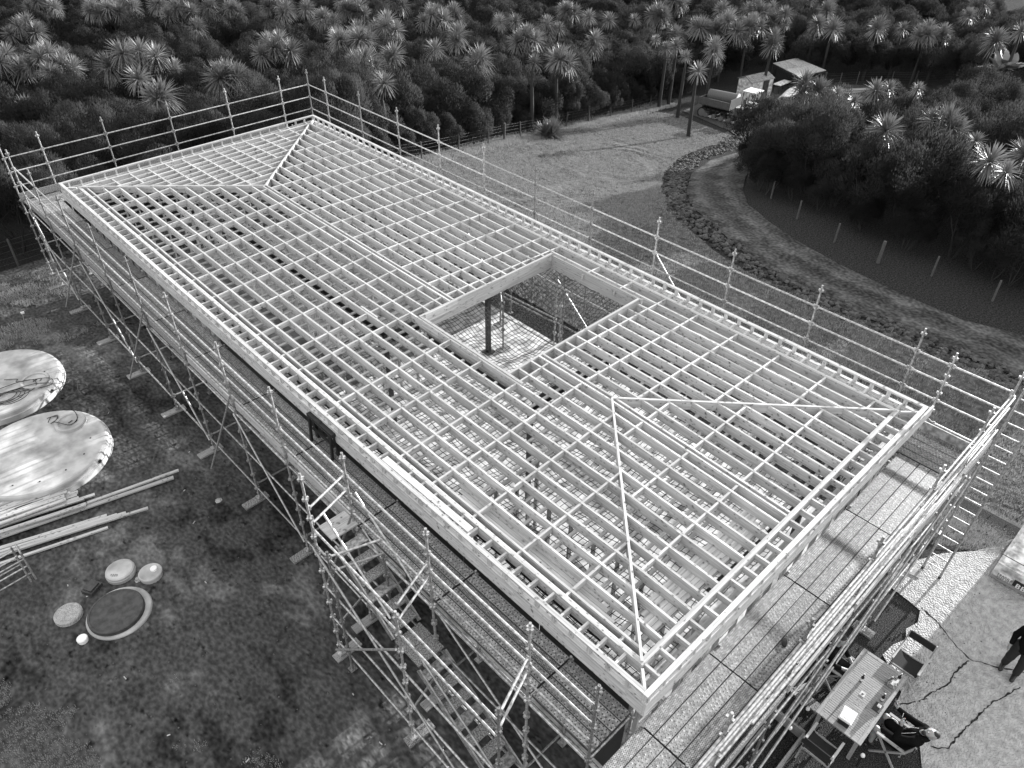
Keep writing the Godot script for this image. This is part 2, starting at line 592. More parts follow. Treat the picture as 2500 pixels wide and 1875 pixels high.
func build_house() -> void:
	var h := thing("timber_house_frame", "pale timber house frame with open hip roof and a square opening, ringed by scaffolding", "house frame")
	rng.seed = 11
	# parapet ring: top plate, bottom plate, short studs, fascia boards
	var cs: Array[Vector3] = [Vector3(0, 0, 0), Vector3(W, 0, 0), Vector3(W, 0, -LN), Vector3(0, 0, -LN)]
	for s in 4:
		var a := cs[s]
		var b := cs[(s + 1) % 4]
		var d := (b - a).normalized()
		var inn := Vector3.UP.cross(d)
		var l := a.distance_to(b)
		var fl := 0.0 if s % 2 == 0 else 0.09   # plates butt at the corners
		var at := fl
		var y := Vector3.UP
		while at < l - fl - 0.01:
			var e := minf(at + 5.4, l - fl)
			if l - fl - e < 1.0:
				e = l - fl
			stick("top_plate", h, a + d * at + inn * 0.045 + y * (YT - 0.0225), a + d * (e - 0.003) + inn * 0.045 + y * (YT - 0.0225), 0.09, 0.045)
			stick("bottom_plate", h, a + d * at + inn * 0.045 + y * 3.857, a + d * (e - 0.003) + inn * 0.045 + y * 3.857, 0.09, 0.045)
			at = e
		var ff := 0.0 if s % 2 == 0 else 0.045
		at = ff
		while at < l - ff - 0.01:
			var e := minf(at + 6.0, l - ff)
			if l - ff - e < 1.5:
				e = l - ff
			stick("fascia_board", h, a + d * at + inn * 0.0225 + y * 3.682, a + d * (e - 0.003) + inn * 0.0225 + y * 3.682, 0.045, 0.30, M.wood[2])
			at = e
		# second board inside, lower
		stick("fascia_backing", h, a + d * 0.14 + inn * 0.115 + y * 3.76, a + d * (l - 0.14) + inn * 0.115 + y * 3.76, 0.045, 0.15)
		var q := 0.07
		while q < l:
			var o := a + d * clampf(q, 0.07, l - 0.07) + inn * 0.045
			stick("parapet_stud", h, o + y * 3.881, o + y * (YT - 0.046), 0.045, 0.085)
			q += JS
		q = 0.5
		while q < l - 0.45:
			stick("lookout", h, a + d * q + inn * 0.14 + y * 3.87, a + d * q + inn * 0.42 + y * 3.87, 0.045, 0.14)
			q += JS
		# doubled edge beam
		for k in 2:
			var off := 0.4425 + k * 0.047
			var ea := a + d * (off + (0.025 if s % 2 == 0 else -0.0225)) + inn * off
			var eb := b - d * (off + (0.025 if s % 2 == 0 else -0.0225)) + inn * off
			stick("edge_beam", h, ea + y * (YT - 0.125 - 0.12), eb + y * (YT - 0.125 - 0.12), 0.045, 0.24)
	# little corner members
	for c in [[Vector3(0.1, 0, -0.1), Vector3(0.4, 0, -0.4)], [Vector3(W - 0.1, 0, -0.1), Vector3(W - 0.4, 0, -0.4)], [Vector3(0.1, 0, -LN + 0.1), Vector3(0.4, 0, -LN + 0.4)], [Vector3(W - 0.1, 0, -LN + 0.1), Vector3(W - 0.4, 0, -LN + 0.4)]]:
		stick("corner_lookout", h, c[0] + Vector3.UP * 3.88, c[1] + Vector3.UP * 3.88, 0.045, 0.14)
	# joists that run the length of the house
	var xs: Array[float] = []
	for k in 22:
		var x := 0.635 + JS * k
		if k == 11:
			xs.append(4.815)
			xs.append(4.935)
		else:
			xs.append(x)
	for x in xs:
		var d := minf(x, W - x)
		var cut: Array[float] = [-0.52, -d, -LN + d]
		joist(h, x, cut[0], cut[1])
		var z := cut[1]
		var stops: Array[float] = [-7.1 - 0.0, -10.27]
		if in_hole(x, -8.0, 0.03):
			run(h, x, z, -7.06)
			run(h, x, -10.31, cut[2])
		else:
			run(h, x, z, cut[2])
	# far hip: joists run across
	var zz := -LN + 0.53 + JS
	while zz < -LN + W * 0.5 - 0.1:
		var d := zz + LN
		var y := roof_y(W * 0.5, zz) - 0.115
		var y2 := roof_y(d, zz) - 0.115
		stick("hip_joist", h, Vector3(d + 0.03, y2, zz), Vector3(W - d - 0.03, y2, zz), 0.045, 0.23)
		var x := 0.9
		var f := int((zz + LN) / JS)
		while x < W - 0.6:
			if x > d + 0.1 and x < W - d - 0.1:
				blocks.append([Vector3(x, 0, zz - 0.022), Vector3(x, 0, maxf(zz - JS + 0.022, -LN + 0.52))])
			x += 0.62
		zz += JS
	# hip rafters and ridge
	for c in [[0.47, -0.47, W * 0.5, -W * 0.5], [W - 0.47, -0.47, W * 0.5, -W * 0.5], [0.47, -LN + 0.47, W * 0.5, -LN + W * 0.5], [W - 0.47, -LN + 0.47, W * 0.5, -LN + W * 0.5]]:
		stick("hip_rafter", h, Vector3(c[0], YT - 0.125 - 0.115 + 0.018, c[1]), Vector3(c[2], YT + 0.05 - 0.105, c[3]), 0.045, 0.24)
	# blocking between the joists
	var rows: Array[float] = [-0.95, -2.13, -3.32, -4.51, -5.69, -6.72, -7.88, -9.03, -10.62, -11.38, -12.55, -13.72, -14.9, -16.07, -17.24, -18.41, -19.6, -20.8, -22.0, -23.2]
	for r in rows:
		add_row(xs, r, 0)
	for r in [-1.57, -2.76, -3.95]:
		add_row(xs, r, 1)
	blocks.sort_custom(func(a, b): return a[0].distance_squared_to(cam.position) < b[0].distance_squared_to(cam.position))
	var rest := MB.new()
	var n := 0
	for b in blocks:
		var p: Vector3 = b[0]
		var q: Vector3 = b[1]
		p.y = roof_y(p.x, p.z) - 0.075
		q.y = roof_y(q.x, q.z) - 0.075
		if n < 300:
			stick("blocking", h, p, q, 0.045, 0.14)
		else:
			rest.bar(p, q, 0.045, 0.14, uo())
		n += 1
	tag(put("far_blocking", rest, M.wood[1], h), "", "", "", "stuff")
	# beams round the opening
	var yb := YT - 0.215
	stick("opening_beam", h, Vector3(3.80, yb + 0.03, -10.29), Vector3(8.6, yb + 0.03, -10.29), 0.065, 0.44, M.lvl)
	stick("opening_beam", h, Vector3(8.57, yb, -7.0), Vector3(8.57, yb, -10.25), 0.065, 0.42, M.lvl)
	stick("opening_beam", h, Vector3(3.83, yb + 0.06, -6.6), Vector3(3.83, yb + 0.06, -10.25), 0.065, 0.36, M.lvl)
	stick("opening_beam", h, Vector3(3.87, yb + 0.06, -7.08), Vector3(8.53, yb + 0.06, -7.08), 0.065, 0.36, M.lvl)
	stick("splice_board", h, Vector3(3.95, yb + 0.14, -10.24), Vector3(5.0, yb + 0.14, -10.24), 0.03, 0.24)
	stick("splice_board", h, Vector3(3.05, 4.0, -11.75), Vector3(3.05, 4.0, -11.05), 0.05, 0.16)
	# ceiling battens below the joists
	var z := -0.75
	while z > -LN + 0.5:
		if z > -7.05 or z < -10.35:
			stick("ceiling_batten", h, Vector3(0.5, 3.715, z), Vector3(W - 0.5, 3.715, z), 0.07, 0.035)
		else:
			stick("ceiling_batten", h, Vector3(0.5, 3.715, z), Vector3(3.78, 3.715, z), 0.07, 0.035)
			stick("ceiling_batten", h, Vector3(8.62, 3.715, z), Vector3(W - 0.5, 3.715, z), 0.07, 0.035)
		z -= JS
	# black steel beams under the roof
	for s in [[2.6, -0.62, 9.1, -0.62], [0.66, -1.2, 0.66, -12.0], [0.66, -13.2, 0.66, -20.5], [3.28, -11.2, 3.28, -20.0], [7.5, -1.2, 7.5, -6.6], [3.98, -7.2, 3.98, -10.2], [3.3, -10.85, 9.0, -10.85], [4.0, -6.45, 9.0, -6.45]]:
		var g := MB.new()
		g.bar(Vector3(s[0], 3.57, s[1]), Vector3(s[2], 3.57, s[3]), 0.13, 0.02)
		g.bar(Vector3(s[0], 3.35, s[1]), Vector3(s[2], 3.35, s[3]), 0.13, 0.02)
		g.bar(Vector3(s[0], 3.46, s[1]), Vector3(s[2], 3.46, s[3]), 0.02, 0.2)
		put("steel_beam", g, M.steel, h)
	var cg := MB.new()
	cg.bar(Vector3(7.54, 0.3, -11.9), Vector3(7.54, 3.35, -11.9), 0.13, 0.13)
	cg.box(Vector3(7.38, 0.3, -12.06), Vector3(7.7, 0.33, -11.74))
	put("steel_column", cg, M.steel, h)
	for s in [[4.0, -6.5], [3.3, -11.2], [7.5, -1.1]]:
		var g := MB.new()
		g.bar(Vector3(s[0], 0.3, s[1]), Vector3(s[0], 3.34, s[1]), 0.1, 0.1)
		put("steel_column", g, M.steel, h)
	# stud walls
	wall(h, Vector3(0.36, 0, -0.4), Vector3(0.36, 0, -LN + 0.4))
	wall(h, Vector3(W - 0.36, 0, -0.4), Vector3(W - 0.36, 0, -5.8))
	wall(h, Vector3(W - 0.36, 0, -14.0), Vector3(W - 0.36, 0, -LN + 0.4))
	wall(h, Vector3(0.45, 0, -0.36), Vector3(W - 0.45, 0, -0.36))
	wall(h, Vector3(0.45, 0, -LN + 0.36), Vector3(W - 0.45, 0, -LN + 0.36))
	wall(h, Vector3(0.5, 0, -11.9), Vector3(5.7, 0, -11.9))
	wall(h, Vector3(3.7, 0, -12.0), Vector3(3.7, 0, -LN + 0.5))
	wall(h, Vector3(3.8, 0, -16.3), Vector3(9.2, 0, -16.3))
	wall(h, Vector3(0.5, 0, -5.2), Vector3(3.4, 0, -5.2))
	wall(h, Vector3(2.2, 0, -0.5), Vector3(2.2, 0, -5.1))
	# black building paper on part of the left wall
	for s in [[-4.6, -7.0, 0.32, 3.28], [-7.02, -9.4, 0.32, 3.28], [-9.42, -11.8, 0.32, 3.28], [-11.82, -14.6, 0.32, 3.28], [-0.45, -2.5, 0.32, 3.28], [-2.52, -4.58, 0.9, 3.28], [-21.5, -24.2, 0.32, 2.2]]:
		var g := MB.new()
		g.box(Vector3(0.300, s[2], s[1]), Vector3(0.312, s[3], s[0]))
		put("wall_wrap", g, M.wrap, h)
	# diagonal wall braces seen through the near eave
	for k in 5:
		var x := 1.6 + k * 1.7
		stick("wall_brace", h, Vector3(x, 0.4, -0.3), Vector3(x + 1.2, 3.3, -0.3), 0.02, 0.09)
	# nails and ties are too small; joist hangers of the opening
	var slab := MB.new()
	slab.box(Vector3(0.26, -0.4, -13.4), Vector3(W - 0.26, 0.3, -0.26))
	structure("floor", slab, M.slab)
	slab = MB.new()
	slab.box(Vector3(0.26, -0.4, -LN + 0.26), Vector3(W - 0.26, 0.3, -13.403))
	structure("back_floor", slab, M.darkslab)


var blocks := []


func joist(h: Node, x: float, z0: float, z1: float) -> void:
	if z0 - z1 < 0.1:
		return
	stick("roof_joist", h, Vector3(x, roof_y(x, z0) - 0.115, z0), Vector3(x, roof_y(x, z1) - 0.115, z1 + 0.02), 0.045, 0.23)


func run(h: Node, x: float, z0: float, z1: float) -> void:
	var z := z0
	var l := z0 - z1
	var parts := maxi(1, int(round(l / 5.2)))
	for k in parts:
		var a := z0 - l * k / parts
		var b := z0 - l * (k + 1) / parts
		var y := roof_y(x, (z0 + z1) * 0.5) - 0.115
		stick("roof_joist", h, Vector3(x, y, a - 0.004), Vector3(x, y, b), 0.045, 0.23)


func add_row(xs: Array[float], z: float, hip: int) -> void:
	for k in range(-1, xs.size()):
		var a := 0.512 if k < 0 else xs[k] + 0.0225
		var b := W - 0.512 if k + 1 >= xs.size() else xs[k + 1] - 0.0225
		if b - a < 0.09:
			continue
		var m := (a + b) * 0.5
		var near := -z < minf(m, W - m) - 0.12
		var side := -z > minf(m, W - m) + 0.12 and z + LN > minf(m, W - m) + 0.12
		if hip == 1 and not near or hip == 0 and not side:
			continue
		if in_hole(m, z):
			continue
		blocks.append([Vector3(a, 0, z), Vector3(b, 0, z)])


func wall(h: Node, a: Vector3, b: Vector3) -> void:
	var d := (b - a).normalized()
	var l := a.distance_to(b)
	stick("wall_plate", h, a + Vector3.UP * 0.325, b + Vector3.UP * 0.325, 0.09, 0.045)
	stick("wall_plate", h, a + Vector3.UP * 3.3, b + Vector3.UP * 3.3, 0.09, 0.045)
	var q := 0.03
	while q < l:
		var o := a + d * q
		var g := MB.new()
		var n := Vector3.UP.cross(d)
		var p := o + Vector3.UP * 0.35
		g.bar(p, o + Vector3.UP * 3.276, 0.045 if absf(d.x) > 0.5 else 0.09, 0.09 if absf(d.x) > 0.5 else 0.045, uo())
		put("wall_stud", g, wood(), h)
		q += 0.6
	for y in [1.1, 2.2]:
		var s := 0.03
		var k := 0
		while s + 0.6 < l:
			if (k + int(y)) % 2 == 0:
				stick("nogging", h, a + d * (s + 0.05) + Vector3.UP * y, a + d * (s + 0.55) + Vector3.UP * y, 0.09, 0.045)
			s += 0.6
			k += 1


func build_loose_boards() -> void:
	rng.seed = 23
	for k in 4:
		var o := stick("loose_board", self, Vector3(0.80 + k * 0.096, 3.755, -1.3 - k * 0.21), Vector3(0.80 + k * 0.096, 3.755, -5.2 - k * 0.13), 0.09, 0.04)
		o.name = numbered("loose_board_left")
		o.name = "loose_board_%03d" % (k + 1)
		tag(o, "long board lying under the rafters beside the left parapet, %s from the eave" % ["first", "second", "third", "fourth"][k], "board", "loose boards under the rafters")
	for k in 5:
		var o := stick("loose_board", self, Vector3(0.9 + k * 0.12, 3.755, -0.78 - k * 0.096), Vector3(4.3 + k * 0.15, 3.755, -0.78 - k * 0.096), 0.09, 0.04)
		o.name = "loose_board_%03d" % (k + 5)
		tag(o, "long board lying under the rafters beside the front parapet, %s from the eave" % ["first", "second", "third", "fourth", "fifth"][k], "board", "loose boards under the rafters")
	var a := stick("loose_board", self, Vector3(0.27, 3.96, -4.3), Vector3(0.24, 3.96, -6.9), 0.14, 0.035)
	a.name = "loose_board_010"
	tag(a, "knotty board laid in the gutter gap on the lookouts of the left eave", "board", "loose boards under the rafters")
	var c := stick("timber_offcut", self, Vector3(1.0, 3.80, -0.95), Vector3(1.18, 3.80, -1.2), 0.13, 0.045)
	c.name = "timber_offcut"
	tag(c, "short timber offcut lying on the boards in the front corner of the roof", "offcut")
	var bb := stick("projecting_board", self, Vector3(W + 0.003, 3.66, -0.03), Vector3(W + 0.56, 3.66, -0.03), 0.045, 0.27, M.wood[2])
	bb.name = "projecting_board"
	tag(bb, "short board end sticking out past the fascia above the corner walkway", "board")


func build_net() -> void:
	# black safety net hung under the joists, with a pale border rope in the opening
	rng.seed = 31
	var t := thing("safety_net", "black knotted safety net hung below the rafters, with a pale border rope", "net")
	var dip := func(x: float, z: float) -> float:
		var u := clampf((x - 0.5) / 8.8, 0.0, 1.0)
		var w := clampf((-z - 0.5) / 11.2, 0.0, 1.0)
		var s := sin(PI * u) * sin(PI * w)
		return 3.28 - 0.5 * s - 0.7 * exp(-pow((x - 6.6) / 2.0, 2) - pow((z + 9.4) / 1.7, 2)) + 0.03 * sin(x * 9.0 + z * 4.0) + 0.03 * sin(z * 7.0 - x * 2.0)
	var g := MB.new()
	var cellw := 0.13
	var nx := int(8.8 / cellw)
	var nz := int(11.3 / cellw)
	var pts := []
	for a in nx + 1:
		var row := []
		for b in nz + 1:
			var x := 0.5 + a * cellw + sin(b * 0.31 + a * 0.13) * 0.03
			var z := -0.5 - b * cellw + sin(a * 0.27 - b * 0.17) * 0.03
			row.append(Vector3(x, (dip as Callable).call(x, z), z))
		pts.append(row)
	for a in nx + 1:
		for b in nz + 1:
			if a < nx:
				g.tube(pts[a][b], pts[a + 1][b], 0.008, 0.008, 3, false)
			if b < nz:
				g.tube(pts[a][b], pts[a][b + 1], 0.008, 0.008, 3, false)
	tag(put("net_mesh", g, M.net, t), "", "", "", "stuff")
	var r := MB.new()
	var e := []
	for b in nz + 1:
		e.append(pts[nx][b] + Vector3(0.02, 0.02, 0))
	r.line(e, 0.012)
	put("border_rope", r, M.rope, t)
	var r2 := MB.new()
	e = []
	for a in nx + 1:
		e.append(pts[a][nz] + Vector3(0, 0.02, -0.02))
	r2.line(e, 0.012)
	put("border_rope", r2, M.rope, t)


func build_inner_scaffold() -> void:
	var t := thing("inner_scaffold", "low scaffold of steel tubes standing on the floor inside the roof opening", "scaffold")
	rng.seed = 37
	var f := [Vector3(8.0, 0.3, -11.7), Vector3(9.0, 0.3, -12.6), Vector3(10.0, 0.3, -12.6), Vector3(8.95, 0.3, -10.0), Vector3(9.15, 0.3, -10.9), Vector3(8.0, 0.3, -9.0)]
	f = [Vector3(7.98, 0.3, -11.68), Vector3(8.9, 0.3, -12.8), Vector3(9.05, 0.3, -10.45), Vector3(8.0, 0.3, -9.3), Vector3(9.1, 0.3, -8.1)]
	for p in f:
		standard(t, p, 3.2)
		var b := MB.new()
		b.box(p + Vector3(-0.22, 0.004, -0.12), p + Vector3(0.22, 0.05, 0.12))
		put("sole_board", b, M.block, t)
	pipe("ledger", t, f[0] + Vector3.UP * 1.3, f[1] + Vector3.UP * 1.3)
	pipe("ledger", t, f[1] + Vector3.UP * 1.3, f[2] + Vector3.UP * 1.3)
	pipe("ledger", t, f[1] + Vector3.UP * 1.15, f[2] + Vector3.UP * 1.15)
	pipe("ledger", t, f[0] + Vector3.UP * 1.3, f[3] + Vector3.UP * 1.3)
	pipe("ledger", t, f[2] + Vector3.UP * 1.2, f[4] + Vector3.UP * 1.2)
	pipe("ledger", t, f[3] + Vector3.UP * 1.2, f[4] + Vector3.UP * 1.2)
	pipe("brace", t, f[2] + Vector3.UP * 2.7, f[4] + Vector3.UP * 0.6)


# ---------------------------------------------------------------- scaffolding
func standard(t: Node, foot: Vector3, top: float) -> void:
	# an upright with its pressed collars every half metre, on a base jack
	var g := MB.new()
	var p := foot
	g.tube(p + Vector3.UP * 0.06, Vector3(p.x, top, p.z), 0.0245, 0.0245, 9)
	g.box(p + Vector3(-0.075, 0.05, -0.075), p + Vector3(0.075, 0.06, 0.075))
	g.tube(p + Vector3.UP * 0.18, p + Vector3.UP * 0.22, 0.04, 0.04, 6)
	var y := top - 0.14
	while y > foot.y + 0.3:
		for k in 4:
			var d := Vector3(cos(k * PI * 0.5), 0, sin(k * PI * 0.5))
			g.bar(Vector3(p.x, y, p.z) + d * 0.024, Vector3(p.x, y, p.z) + d * 0.062, 0.045, 0.05)
		y -= 0.495
	put("standard", g, M.galv[rng.randi() % 3] if rng.randf() < 0.7 else M.oldgalv, t)


func ledger(t: Node, called: String, a: Vector3, b: Vector3) -> void:
	var d := (b - a).normalized()
	var g := MB.new()
	g.tube(a + d * 0.05, b - d * 0.05, 0.0235, 0.0235, 8)
	for e in [a + d * 0.05, b - d * 0.05]:
		g.bar(e - Vector3.UP * 0.05, e + Vector3.UP * 0.05, 0.02, 0.05)
	put(called, g, M.galv[rng.randi() % 3], t)


var plank_shapes := {}


func plank(t: Node, a: Vector3, b: Vector3, w := 0.228) -> void:
	# pressed steel plank from a to b (mid line of its top)
	var l := a.distance_to(b)
	var key := "%.2f" % l
	if not plank_shapes.has(key):
		var g := MB.new()
		var s := l / 2.4
		var hw := w * 0.5
		g.quad(Vector3(-hw, 0, 0), Vector3(hw, 0, 0), Vector3(hw, 0, -l), Vector3(-hw, 0, -l), Vector2(0, 0), Vector2(0, 1), Vector2(s, 1), Vector2(s, 0))
		for e in [[-hw, -1.0], [hw, 1.0]]:
			var x: float = e[0]
			var lo := Vector3(x, -0.06, 0)
			if e[1] < 0:
				g.quad(Vector3(x, -0.06, -l), lo, Vector3(x, 0, 0), Vector3(x, 0, -l), Vector2(0, 0.02), Vector2(s, 0.02), Vector2(s, 0.03), Vector2(0, 0.03))
			else:
				g.quad(lo, Vector3(x, -0.06, -l), Vector3(x, 0, -l), Vector3(x, 0, 0), Vector2(0, 0.02), Vector2(s, 0.02), Vector2(s, 0.03), Vector2(0, 0.03))
		g.quad(Vector3(-hw, -0.06, 0), Vector3(hw, -0.06, 0), Vector3(hw, 0, 0), Vector3(-hw, 0, 0), Vector2(0, 0.02), Vector2(0.1, 0.02), Vector2(0.1, 0.03), Vector2(0, 0.03))
		g.quad(Vector3(hw, -0.06, -l), Vector3(-hw, -0.06, -l), Vector3(-hw, 0, -l), Vector3(hw, 0, -l), Vector2(0, 0.02), Vector2(0.1, 0.02), Vector2(0.1, 0.03), Vector2(0, 0.03))
		plank_shapes[key] = g.mesh()
	var o := MeshInstance3D.new()
	o.mesh = plank_shapes[key]
	var r := rng.randf()
	var style := 1 if r < 0.6 else (0 if r < 0.85 else 2)
	o.material_override = M.plank[style * 2 + rng.randi() % 2]
	o.name = "deck_plank"
	t.add_child(o, true)
	o.position = a + Vector3.UP * (rng.randf() * 0.006)
	o.rotation.y = atan2(-(b - a).x, -(b - a).z) + rng.randf_range(-0.002, 0.002)


const DECK := 3.07


func rails(t: Node, ps: Array, ys: Array) -> void:
	for k in ps.size() - 1:
		for y in ys:
			var a: Vector3 = ps[k]
			var b: Vector3 = ps[k + 1]
			ledger(t, "guard_rail" if y > DECK else "ledger", Vector3(a.x, y, a.z), Vector3(b.x, y, b.z))


func toe(t: Node, a: Vector3, b: Vector3) -> void:
	var g := MB.new()
	g.bar(a + Vector3.UP * 0.12, b + Vector3.UP * 0.12, 0.035, 0.225, uo())
	put("toe_board", g, M.block if rng.randf() < 0.5 else M.wood[0], t)


func sole(x: float, z: float, label: String, turn := 0.0, l := 0.68) -> void:
	var g := MB.new()
	g.bar(Vector3(-l * 0.5, 0.026, 0), Vector3(l * 0.5, 0.026, 0), 0.225, 0.05, uo())
	var o := put("sole_board", g, M.oldwood if rng.randf() < 0.6 else M.block)
	o.position = on(x, z)
	o.rotation.y = turn
	tag(o, label, "sole board", "sole boards under the scaffold feet")


const ORD := ["first", "second", "third", "fourth", "fifth", "sixth", "seventh", "eighth", "ninth", "tenth", "eleventh", "twelfth", "thirteenth", "fourteenth", "fifteenth"]


func build_scaffolds() -> void:
	rng.seed = 41
	var rys := [YT + 0.45, YT - 0.05, YT - 0.55]
	# left side
	var t := thing("scaffold", "long scaffold along the left eave, with plank walkway above the bare yard", "scaffold", Vector3.ZERO, "scaffolds round the house")
	var zs: Array[float] = [-0.29, -1.62, -4.06, -6.5, -9.1, -11.45, -13.98, -16.3, -18.8, -21.25, -23.75, -25.9]
	var outer := []
	for k in zs.size():
		var p := Vector3(-0.88, 0, zs[k])
		outer.append(p)
		standard(t, p + Vector3.UP * 0.05, YT + 1.03 - (0.12 if k == 5 else 0.0))
		var q := Vector3(0.16, 0.05, zs[k])
		standard(t, q, DECK + 0.03)
		ledger(t, "transom", Vector3(p.x, DECK - 0.09, p.z), Vector3(q.x, DECK - 0.09, q.z))
		ledger(t, "transom", Vector3(p.x, 0.55, p.z), Vector3(q.x, 0.55, q.z))
	rails(t, outer, rys + [DECK - 0.12, 1.75, 0.45])
	var inner := []
	for p in outer:
		inner.append(p + Vector3(1.04, 0, 0))
	rails(t, inner, [DECK - 0.12, 0.45])
	for k in zs.size() - 1:
		for c in 4:
			var x := 0.03 - c * 0.236
			plank(t, Vector3(x, DECK, zs[k] - 0.02), Vector3(x, DECK, zs[k + 1] + 0.02))
		if k > 2:
			toe(t, Vector3(-0.835, DECK, zs[k] - 0.05), Vector3(-0.835, DECK, zs[k + 1] + 0.05))
	for k in [4, 6, 8, 10]:
		pipe("brace", t, Vector3(-0.93, 0.4, zs[k]), Vector3(-0.93, DECK - 0.1, zs[k + 1]))
	for k in [3, 5, 7, 9]:
		pipe("raker", t, Vector3(-0.9, DECK + 0.4, zs[k]), Vector3(-1.75, 1.6, zs[k] - 0.15), 0.024, M.oldgalv)
	# front end (right in the photograph)
	var f := thing("scaffold", "scaffold walkway of punched steel planks along the front eave, above the table", "scaffold", Vector3.ZERO, "scaffolds round the house")
	var xs: Array[float] = [-0.88, 0.1, 2.2, 4.45, 6.86, 9.2, 10.85]
	outer = []
	for k in xs.size():
		var p := Vector3(xs[k], 0, 1.17)
		outer.append(p)
		standard(f, p + Vector3.UP * 0.05, YT + 1.03)
		var q := Vector3(xs[k], 0.05, -0.02)
		if k > 0 and k < 6:
			standard(f, q, DECK + 0.03)
		ledger(f, "transom", Vector3(p.x, DECK - 0.09, p.z), Vector3(q.x, DECK - 0.09, q.z))
	rails(f, outer, rys + [DECK - 0.12, 2.0, 0.6])
	var jx: Array[float] = [-0.88, 0.1, 1.94, 4.33, 6.73, 9.16]
	for k in jx.size() - 1:
		for c in 5:
			var z := 0.06 + c * 0.237
			plank(f, Vector3(jx[k] + 0.015, DECK, z), Vector3(jx[k + 1] - 0.015, DECK, z))
	for c in 4:
		var x := 9.29 + c * 0.237
		plank(f, Vector3(x, DECK + 0.002, 1.15), Vector3(x, DECK + 0.002, -0.25))
	for k in xs.size() - 1:
		toe(f, Vector3(xs[k] + 0.06, DECK, 1.235), Vector3(xs[k + 1] - 0.06, DECK, 1.235))
	var tb := MB.new()
	tb.bar(Vector3(10.3, DECK + 0.13, -0.2), Vector3(10.3, DECK + 0.13, 1.12), 0.03, 0.24)
	put("toe_board", tb, M.paint, f)
	# loose tubes tied along the rails and raking braces
	for k in 3:
		var z := 1.215 + 0.03 * (k % 3)
		var y: float = [4.56, 4.48, 4.07, 3.98, 3.6, 3.2, 2.9][k]
		pipe("guard_rail", f, Vector3(-1.0 + 0.9 * (k % 3), y, z), Vector3(5.4 + 0.8 * (k % 4), y + 0.03, z + 0.02))
		pipe("guard_rail", f, Vector3(4.9 + 0.5 * (k % 3), y - 0.04, z + 0.03), Vector3(10.7 - 0.3 * (k % 3), y, z + 0.03))
	pipe("brace", f, Vector3(4.45, 0.5, 1.27), Vector3(9.2, 2.95, 1.27))
	pipe("brace", f, Vector3(2.2, 0.5, 1.33), Vector3(6.86, 2.9, 1.3))
	pipe("brace", f, Vector3(0.0, 0.5, 1.29), Vector3(4.45, 2.9, 1.29))
	pipe("brace", f, Vector3(6.9, 0.45, 1.31), Vector3(10.8, 3.0, 1.31))
	# far long side
	var r := thing("scaffold", "long scaffold along the far eave, its railings seen against the lawn", "scaffold", Vector3.ZERO, "scaffolds round the house")
	var fz: Array[float] = [1.17, -0.14, -0.93, -3.45, -5.92, -8.4, -10.87, -13.3, -15.77, -18.17, -20.6, -23.07, -25.5, -26.85]
	outer = []
	for k in fz.size():
		var p := Vector3(10.9, ground(10.9, fz[k]), fz[k])
		outer.append(p)
		if k > 0:
			standard(r, p + Vector3.UP * 0.05, YT + (0.8 if k == 1 else 1.06))
		if k > 1:
			standard(r, Vector3(9.86, 0.05, fz[k]), DECK + 0.03)
			ledger(r, "transom", Vector3(9.86, DECK - 0.09, fz[k]), Vector3(10.9, DECK - 0.09, fz[k]))
	rails(r, outer, rys + [DECK - 0.12, 1.3])
	for k in range(2, fz.size() - 1):
		for c in 4:
			var x := 10.0 + c * 0.237
			plank(r, Vector3(x, DECK, fz[k] - 0.02), Vector3(x, DECK, fz[k + 1] + 0.02))
	pipe("brace", r, Vector3(10.95, YT - 0.1, -8.4), Vector3(10.95, 1.6, -5.92))
	pipe("brace", r, Vector3(10.95, 3.0, -18.2), Vector3(10.95, 0.4, -15.8))
	# back end
	var b := thing("scaffold", "scaffold across the back eave, its railings seen against the dark bush", "scaffold", Vector3.ZERO, "scaffolds round the house")
	var bx: Array[float] = [-0.88, 0.35, 2.5, 4.9, 7.25, 9.6, 10.9]
	outer = []
	for k in bx.size():
		var p := Vector3(bx[k], 0, -26.85)
		outer.append(p)
		if k < 6:
			standard(b, p + Vector3.UP * 0.05, YT + 1.06)
			standard(b, Vector3(bx[k], 0.05, -25.8), DECK + 0.03)
	rails(b, outer, rys + [DECK - 0.12, 1.3])
	for k in bx.size() - 1:
		for c in 4:
			var z := -25.85 - c * 0.237
			plank(b, Vector3(bx[k] + 0.02, DECK, z), Vector3(bx[k + 1] - 0.02, DECK, z))
	var bt := MB.new()
	bt.bar(Vector3(-0.9, DECK + 0.12, -26.78), Vector3(9.5, DECK + 0.12, -26.78), 0.03, 0.24)
	put("toe_board", bt, M.block, b)
	# sole boards
	for k in range(1, zs.size()):
		sole(-1.0, zs[k], "worn timber sole board under the %s post from the back of the left scaffold" % ORD[zs.size() - 1 - k], rng.randf_range(-0.05, 0.05))
	for k in range(1, 6):
		sole(xs[k] + 0.02, 1.2, "timber sole board under the %s front scaffold post from the corner" % ORD[k - 1], PI * 0.5 + rng.randf_range(-0.3, 0.3), 0.45)
	build_stair()
	build_ladder()


